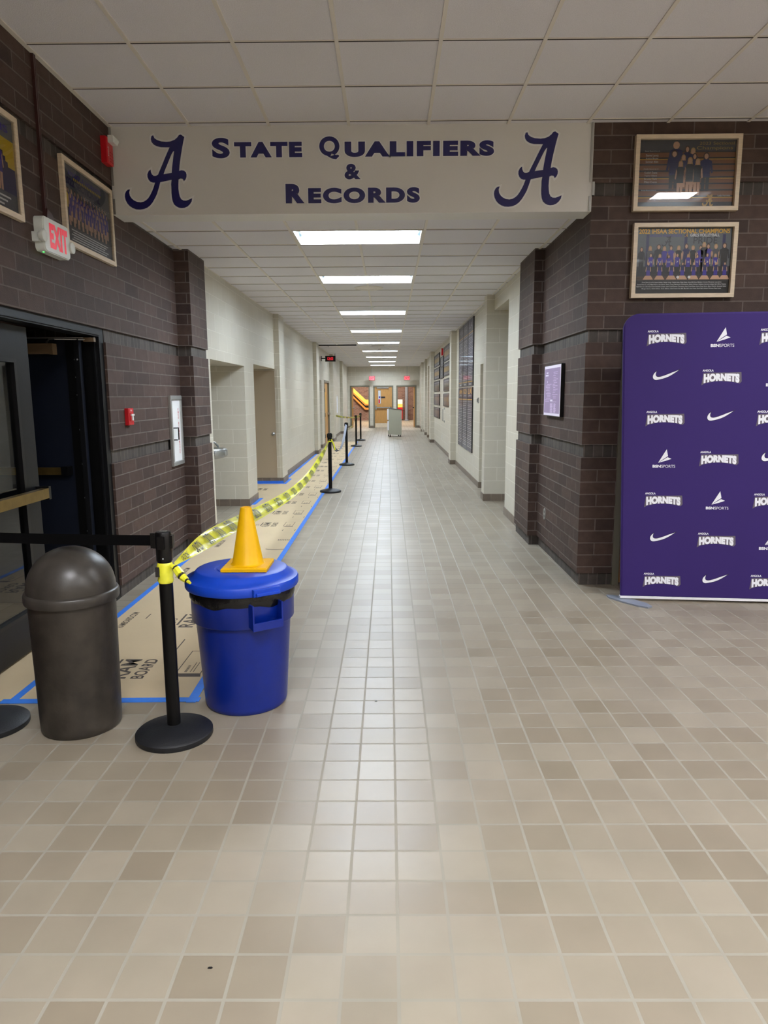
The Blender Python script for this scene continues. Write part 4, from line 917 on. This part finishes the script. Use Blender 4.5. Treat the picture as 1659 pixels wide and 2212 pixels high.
for a in (.03, BW-.03):
    q = FLAT(*f.p(a, 0, 0)); q = Fr(f.p(a, 0, 0), Vector((math.cos(.35), math.sin(.35), 0)), Vector((-math.sin(.35), math.cos(.35), 0)))
    m = MB().prism(q, [(.02, -.25), (.07, -.235), (.085, -.15), (.045, .04), (-.015, .13), (-.06, .15), (-.085, .09), (-.06, -.06), (-.02, -.19)], 0, .012, 'footmetal'); m.fbox(f, a-.04, a+.04, .012, .03, -.03, -.005, 'footmetal'); m.build('foot_plate', t)
SW = [(768,688),(735,712),(700,735),(668,753),(640,765),(610,775),(580,782),(558,787),(540,790),(524,788),(513,781),(505,770),(503,756),(506,740),(512,728),(520,716),(540,700),(534,714),(531,728),(532,742),(538,752),(550,758),(565,759),(585,756),(620,745),(660,730),(700,713)]
SWL = [((x-636)/265*.187, -(y-741)/265*.187) for x, y in SW]
B1 = [((x-1190)/235*.165, -(y-290)/235*.165) for x, y in [(1216,213),(1230,288),(1180,322),(1128,360)]]
B2 = [((x-1190)/235*.165, -(y-290)/235*.165) for x, y in [(1128,362),(1226,300),(1267,318),(1205,340)]]
def shear(v, a): return a+.037*v
def hornets(a, b):
    m = MB(); q = Sk(f.p(a, b)); c = .0006
    m.poly(q, [(-.144, -.078), (-.130, .014), (-.06, .016), (.05, .016), (.14, .018), (.145, -.050), (.130, -.066), (.08, -.053), (0, -.046), (-.05, -.048), (-.118, -.062)], c, 'logo_grey')
    vs, fs = text_mesh('HORNETS', .08, 1.06); x0 = min(v.x for v in vs); x1 = max(v.x for v in vs); hh = max(v.y for v in vs)
    out = []
    for v in vs:
        u_ = (v.x-x0)/(x1-x0)*2-1; y0 = -.040-.016*u_*u_; h_ = .050+.012*u_*u_; out.append(q.p(u_*.128, y0+(v.y/hh)*h_, c+.0006))
    m.add(out, fs, 'logo_white'); m.text(q, 'ANGOLA', -.137, .024, .079, .016, c, 'logo_white', off=.03)
    return m.build('team_logo', pan)
def swoosh(a, b):
    m = MB(); q = Sk(f.p(a, b)); m.shape(q, [SWL], 0, 0, 1, .0006, 'p_dark', off=.0028); m.shape(q, [SWL], 0, 0, 1, .001, 'logo_white'); return m.build('swoosh_logo', pan)
def bsn(a, b):
    m = MB(); q = Sk(f.p(a, b)); m.poly(q, [(x_-.004, y_-.004) for x_, y_ in B1], .0006, 'p_dark'); m.poly(q, B1, .001, 'logo_white'); m.poly(q, B2, .001, 'logo_white')
    m.text(q, 'BSN', -.085, -.088, .062, .022, .001, 'logo_white', off=.045); m.text(q, 'SPORTS', -.020, -.088, .102, .022, .001, 'logo_white'); return m.build('sports_logo', pan)
rows_z = [2.052, 1.761, 1.455, 1.15, .829, .518, .19]
cyc = 'HNHBHNH', 'BHNHBHN', 'HBHNHBH'
for ci in range(6):
    a = .312+.402*ci
    for ri, z_ in enumerate(rows_z):
        {'H': hornets, 'N': swoosh, 'B': bsn}[cyc[ci % 3][ri]](a, z_)

# ------------------------------------------------------------------ drinking fountain in the alcove
t = thing('drinking_fountain', 'grey metal drinking fountain in the left wall recess', 'drinking fountain', (-2.5, 9.75, .78))
x, y = -2.78, 9.72
m = MB(); n = 28; prof = [(.30, .78), (.345, .80), (.355, .83), (.355, .895), (.345, .915), (.30, .912), (.26, .885), (.12, .872)]
vs = []
for r, z in prof:
    for i in range(n+1): a = -PI/2+PI*i/n; vs.append((x+.28*0+max(.0, 1)*r*1.55*math.cos(a), y+r*math.sin(a), z))
m.add(vs, [(j*(n+1)+i, j*(n+1)+i+1, (j+1)*(n+1)+i+1, (j+1)*(n+1)+i) for j in range(len(prof)-1) for i in range(n)], 'steel', True)
m.add([vs[i] for i in range(n+1)], [tuple(range(n+1))[::-1]], 'steel'); m.add([vs[(len(prof)-1)*(n+1)+i] for i in range(n+1)], [tuple(range(n+1))], 'steel'); m.build('basin', t)
MB().box(-3.15, x+.01, y-.36, y+.36, .62, .93, 'steel').build('back_box', t)
m = MB().tube([(-2.38, y+.10, .905), (-2.38, y+.10, .94), (-2.41, y+.06, .99), (-2.43, y+.03, 1.0)], .014, 'steel'); m.build('spout', t)
m = MB()
for a in (-.62, -.2): m.lathe(0, 0, [(.035, 0), (.035, .008), (.028, .012), (0, .013)], 'silver', n=18, fr=Fr((x+.355*1.55*math.cos(a)-.004, y+.355*math.sin(a), .855), (-math.sin(a)/1, math.cos(a), 0), (0, 0, 1)))
m.build('push_button', t)

# ------------------------------------------------------------------ hall ceiling fittings, clock
t = thing('wall_clock', 'black double-sided digital clock reading 12:03 hung from the left wall', 'clock', (-1.8, 22.5, 2.7))
f = FRONT(-1.816, 22.5, 2.778)
MB().fbox(f, -.16, .16, -.088, .088, -.1, 0, 'black', bev=.006).build('housing', t)
m = MB(); m.text(f, '12:03', -.085, -.042, .17, .084, .0008, 'led'); m.build('digits', t)
m = MB(); m.box(XW, XW+.015, 22.48, 22.52, 2.70, 2.86, 'black'); m.box(XW, -1.97, 22.485, 22.515, 2.765, 2.80, 'black'); m.build('wall_bracket', t)
MB().tube([(-1.67, 22.5, 2.866), (-1.665, 22.5, 2.93)], .006, 'black').build('antenna', t)
def disc(x, y, z, r, label, cat, name, k='tbar', rings=True):
    t = thing(name, label, cat, (x, y, z)); m = MB().lathe(x, y, [(r, 0), (r, -.006), (r*.9, -.014), (r*.86, -.006), (r*.62, -.012), (r*.58, -.005), (r*.3, -.012), (0, -.012)], k, n=32, z=z); m.build('cover', t)
    return t
disc(-.27, 10.15, HC, .2, 'round ceiling diffuser after the second hall light', 'ceiling vent', 'ceiling_diffuser')
disc(-.28, 12.2, HC, .06, 'small white ceiling sensor just before the third hall light', 'sensor', 'ceiling_sensor', 'offwhite')
disc(-.36, 17.7, HC, .17, 'round ceiling diffuser beyond the fourth hall light', 'ceiling vent', 'ceiling_diffuser')
disc(-.2, 35.6, HC, .07, 'white smoke detector near the end wall', 'smoke detector', 'smoke_detector', 'offwhite')
disc(-.28, 23.15, HC, .045, 'small dark sprinkler head beyond the ceiling slot vent', 'sprinkler', 'sprinkler_head', 'black')
m = MB().box(-.52, -.10, 21.3, 21.55, HC-.012, HC, 'tbar').box(-.50, -.12, 21.35, 21.5, HC-.014, HC-.011, 'tbar_dark'); tag(m.build('slot_vent'), 'small slotted vent in the ceiling after the fifth hall light', 'ceiling vent')
t = thing('curtain_track', 'dark track across the left half of the hall ceiling above the clock', 'track', (-1.5, 21, HC)); MB().box(XW+.02, -.93, 21.0, 21.06, HC-.035, HC, 'black').build('rail', t); MB().tube([(-1.75, 21.03, HC-.03), (-1.75, 21.03, HC-.07)], .012, 'steel').build('hook', t)

# exit signs by the end wall
for x, lb in ((-.838, 'small lit red exit sign hanging on the left above the far doors'), (.935, 'small lit red exit sign hanging on the right above the far doors')):
    t = thing('hanging_exit_sign', lb, 'exit sign', (x, 36.2, 2.39), 'exit signs above the far doors'); f = FRONT(x, 36.2, 2.5)
    MB().fbox(f, -.15, .15, -.105, .105, -.05, 0, 'red', bev=.008).build('housing', t); MB().fbox(f, -.13, .13, -.088, .088, 0, .002, 'exitface').build('lit_face', t)
    MB().text(f, 'EXIT', -.105, -.062, .21, .124, .003, 'exitdark', off=.03).build('lettering', t); MB().box(x-.012, x+.012, 36.215, 36.235, 2.6, HC, 'silver').build('hanger', t)

# ------------------------------------------------------------------ lectern
t = thing('lectern', 'grey-green wheeled lectern standing alone far down the hall', 'lectern', (.24, 28.5, 0))
f = FRONT(0, 28.3, 0)
m = MB(); m.prism(f, [(.03, .09), (.515, .075), (.525, 1.055), (.02, 1.125)], -.03, 0, 'lectern'); m.prism(f, [(.03, .09), (.515, .09), (.525, 1.055), (.02, 1.125)], -.58, -.55, 'lectern')
m.build('side_panel', t)
m = MB(); m.prism(f, [(.50, .08), (.515, .08), (.525, 1.055), (.51, 1.055)], -.55, -.03, 'lectern'); m.prism(f, [(-.03, .11), (.03, .09), (.03, 1.12), (-.03, 1.1)], -.55, -.02, 'lectern'); m.build('front_panel', t)
MB().prism(f, [(-.0, 1.128), (.545, 1.052), (.545, 1.07), (.0, 1.146)], -.6, .01, 'p_dark').build('top', t)
m = MB().fbox(f, -.06, .0, .68, 1.10, -.3, -.01, 'paper').fbox(f, -.055, .01, .26, .62, -.3, -.01, 'paper'); m.build('pinned_papers', t)
for a, c in ((.06, -.05), (.47, -.05), (0, -.5), (.4, -.5)):
    p = f.p(a, 0, c); MB().lathe(p.x, p.y, [(.0, 0), (.022, .003), (.026, .03), (.014, .055), (.02, .085)], 'black', n=14).build('caster', t)

# ------------------------------------------------------------------ record boards and framed boards on the right hall wall
def g_r(y, z): return Fr((XE, y, z), (0, -1, 0), (0, 0, 1))
def record(y0, y1, z0, z1, label, kind):
    t = thing('record_board', label, 'record board', (XE, (y0+y1)/2, z0), 'tall record boards on the right wall'); W = (y1-y0)/3
    for i in range(3):
        f = g_r(y1-W*i-W/2, (z0+z1)/2); H = z1-z0; m = MB(); w_ = W/2-.012
        m.fbox(f, -w_, w_, -H/2, H/2, 0, .018, 'p_board'); c = .0185
        m.fbox(f, -w_-.006, -w_+.01, -H/2, H/2, 0, .022, 'p_black'); m.fbox(f, w_-.01, w_+.006, -H/2, H/2, 0, .022, 'p_black')
        if kind == 0:
            m.rect(f, -w_, w_, H/2-.265, H/2-.25, c, 'p_gold'); m.rect(f, -w_, w_, -H/2+.075, -H/2+.09, c, 'p_gold'); m.rect(f, -w_+.03, w_-.03, H/2-.30, H/2-.285, c, 'p_boardline')
            for j in range(26): m.rect(f, -w_+.04, w_-.04-.2*random.random(), H/2-.36-.031*j, H/2-.35-.031*j, c, 'p_boardline' if j % 3 else 'p_white')
            m.text(f, 'ANGOLA'[2*i:2*i+2], -.25, H/2-.17, .5, .1, c, 'p_boardline'); [m.rect(f, -.2+.07*q, -.15+.07*q, -H/2+.02, -H/2+.05, c, 'p_white') for q in range(5)]
        else:
            m.rect(f, -w_, w_, H/2-.225, H/2, c-.0002, 'p_dkpurple'); m.rect(f, -w_, w_, H/2-.245, H/2-.225, c, 'p_gold')
            m.text(f, 'ANGOLA'[2*i:2*i+2], -.3, H/2-.13, .6, .10, c, 'p_gold', off=.02); [m.rect(f, -.22+.06*q, -.18+.06*q, H/2-.18+.008*(q % 3), H/2-.16+.008*(q % 3), c, 'p_white') for q in range(8)]
            m.rect(f, -w_+.05, w_-.05, H/2-.285, H/2-.27, c, 'p_boardline')
            for j in range(24): m.rect(f, -w_+.05, w_-.06-.15*random.random(), H/2-.33-.036*j, H/2-.318-.036*j, c, 'p_white' if j % 2 else 'p_boardline')
        pn = m.build('board_panel', t); MB().rect(f, -w_, w_, -H/2, H/2, .023, 'acrylic').build('acrylic_cover', pn)
record(13.36, 16.02, 1.80, 3.06, 'tall dark record board on the right wall, the upper of two', 0)
record(13.39, 16.02, .535, 1.775, 'tall purple-topped record board on the right wall, the lower of two', 1)
FRM = [(18.49, 20.42, 2.55, 2.95, 0, 'wall frame with a yellow band, top of the column nearest the record boards'), (18.48, 20.40, 2.15, 2.50, 0, 'second frame down in the column nearest the record boards'),
       (18.50, 20.38, 1.735, 2.075, 1, 'third frame down in the column nearest the record boards, yellow team photo'), (18.48, 20.41, 1.318, 1.675, 2, 'lowest frame of the nearest column, bright gold jerseys'),
       (20.52, 21.84, 2.45, 2.745, 3, 'narrow grey frame of the middle column, the upper one'), (20.55, 21.88, 2.115, 2.44, 3, 'narrow grey frame of the middle column, the lower one'),
       (22.1, 24.62, 2.55, 2.93, 0, 'frame at the top of the farthest column, under the ceiling'), (22.15, 24.62, 2.136, 2.50, 0, 'second frame down in the farthest column'),
       (22.1, 24.62, 1.745, 2.085, 1, 'third frame down in the farthest column, small team photo'), (21.97, 24.62, 1.315, 1.67, 2, 'fourth frame down in the farthest column, pale figures'),
       (21.93, 24.62, .91, 1.24, 2, 'lowest frame of the farthest column, gold figures')]
for y0, y1, z0, z1, kd, lb in FRM:
    t = thing('photo_frame', lb, 'picture frame', (XE, (y0+y1)/2, z0), 'framed team boards on the right wall'); f = g_r((y0+y1)/2, (z0+z1)/2); W, H = (y1-y0)/2-.02, (z1-z0)/2
    m = MB().fbox(f, -W, W, -H, H, 0, .016, 'p_board' if kd != 3 else 'p_stone')
    m.build('backing', t); m = MB(); c = .0165
    if kd == 0: m.rect(f, -W*.9, W*.95, -H*.35, H*.3, c, 'p_dullgold'); m.rect(f, -W*.9, W*.9, H*.55, H*.62, c, 'p_boardline'); m.rect(f, -W*.8, W*.9, -H*.7, -H*.62, c, 'p_boardline'); [m.rect(f, -W*.85+W*.2*i, -W*.75+W*.2*i, H*.2, H*.42, c+.0003, 'p_dullgold') for i in range(8)]
    elif kd == 1: m.rect(f, -W*.9, W*.9, -H*.8, H*.1, c, 'p_dark'); [figure(m, f, -W*.75+W*.19*i, -H*.6, H*1.1, ['p_yellow', 'p_white'][i % 2], c+.0004) for i in range(9)]; m.rect(f, -W*.9, W*.9, H*.6, H*.7, c, 'p_boardline')
    elif kd == 2: [figure(m, f, -W*.8+W*.2*i, -H*.75, H*1.45, ['p_gold', 'p_gold', 'p_white'][i % 3], c+.0004) for i in range(9)]; m.rect(f, -W*.9, W*.9, H*.75, H*.85, c, 'p_boardline')
    else: m.rect(f, -W*.4, W*.2, -H*.3, H*.4, c, 'p_boardline'); m.rect(f, -W*.3, W*.1, -H*.2, H*.3, c+.0003, 'p_stone')
    m.build('print', t); m = MB(); q = .02
    for r_ in ((-W, W, -H, -H+q), (-W, W, H-q, H), (-W, -W+q*1.5, -H, H), (W-q*1.5, W, -H, H)): m.fbox(f, *r_, .0, .026, 'p_black')
    m.build('frame', t); MB().rect(f, -W+.03, W-.03, -H+q, H-q, .020, 'acrylic').build('glass_pane', t)
t = thing('fire_alarm_strobe', 'small red fire alarm strobe high between the wall frames on the right', 'fire alarm', (XE, 21.0, 2.8)); f = g_r(21.0, 2.87)
MB().fbox(f, -.1, .1, -.1, .1, 0, .05, 'red', bev=.006).build('housing', t); MB().fbox(f, -.05, .05, .0, .07, .05, .08, 'offwhite').build('strobe_lens', t)
t = thing('thermostat', 'small dark wall control beside the right wall recess', 'thermostat', (XE, 12.6, 1.49)); f = g_r(12.62, 1.53); MB().fbox(f, -.07, .07, -.045, .05, 0, .02, 'silver').build('cover_plate', t); MB().fbox(f, -.04, .02, -.03, .03, .02, .026, 'p_dark').build('display_window', t)
t = thing('wall_outlet', 'white outlet plate low on the right wall below the frames', 'outlet', (XE, 21.1, .4)); f = g_r(21.1, .40); MB().fbox(f, -.04, .04, -.06, .06, 0, .006, 'white').build('cover_plate', t); MB().ell(f, 0, .02, .015, .015, .0065, 'p_grey').ell(f, 0, -.02, .015, .015, .0065, 'p_grey').build('socket', t)
t = thing('upright_rail', 'thin metal rail fixed upright below the frames on the right wall', 'rail', (XE, 20.2, .88)); MB().tube([(XE-.01, 20.2, .9), (XE-.05, 20.2, .9), (XE-.05, 20.2, 1.24), (XE-.01, 20.2, 1.24)], .012, 'steel').build('bar', t)
MB().box(XE-.015, XE, 20.17, 20.23, .86, .92, 'steel').box(XE-.015, XE, 20.17, 20.23, 1.22, 1.28, 'steel').build('mount', t)
t = thing('notice_strip', 'tall thin white strip on the left wall beyond the oak door', 'notice', (XW, 28.9, 1.0)); MB().box(XW, XW+.012, 28.8, 29.3, .95, 1.62, 'paper').build('sheet', t); MB().box(XW, XW+.016, 28.8, 29.3, 1.62, 1.64, 'silver').build('rail', t)
m = MB().box(XW+.0, XW+.10, 26.85, 26.93, .02, 3.05, 'p_dark'); tag(m.build('vertical_duct_cover'), 'dark vertical cable cover on the left wall beyond the oak door', 'cable cover')

for x, y, lb in ((-.075, 3.57, 'tiny dark insect-like crumb on the floor tiles right of the blue bin'), (-.52, 1.78, 'tiny dark crumb on the tiles in the near foreground')):
    m = MB(); m.prism(FLAT(x, y, 0), [(-.007, -.002), (-.003, -.003), (.004, -.003), (.007, 0), (.004, .003), (-.004, .002)], .0005, .003, 'p_black')
    tag(m.build('floor_crumb'), lb, 'crumb')
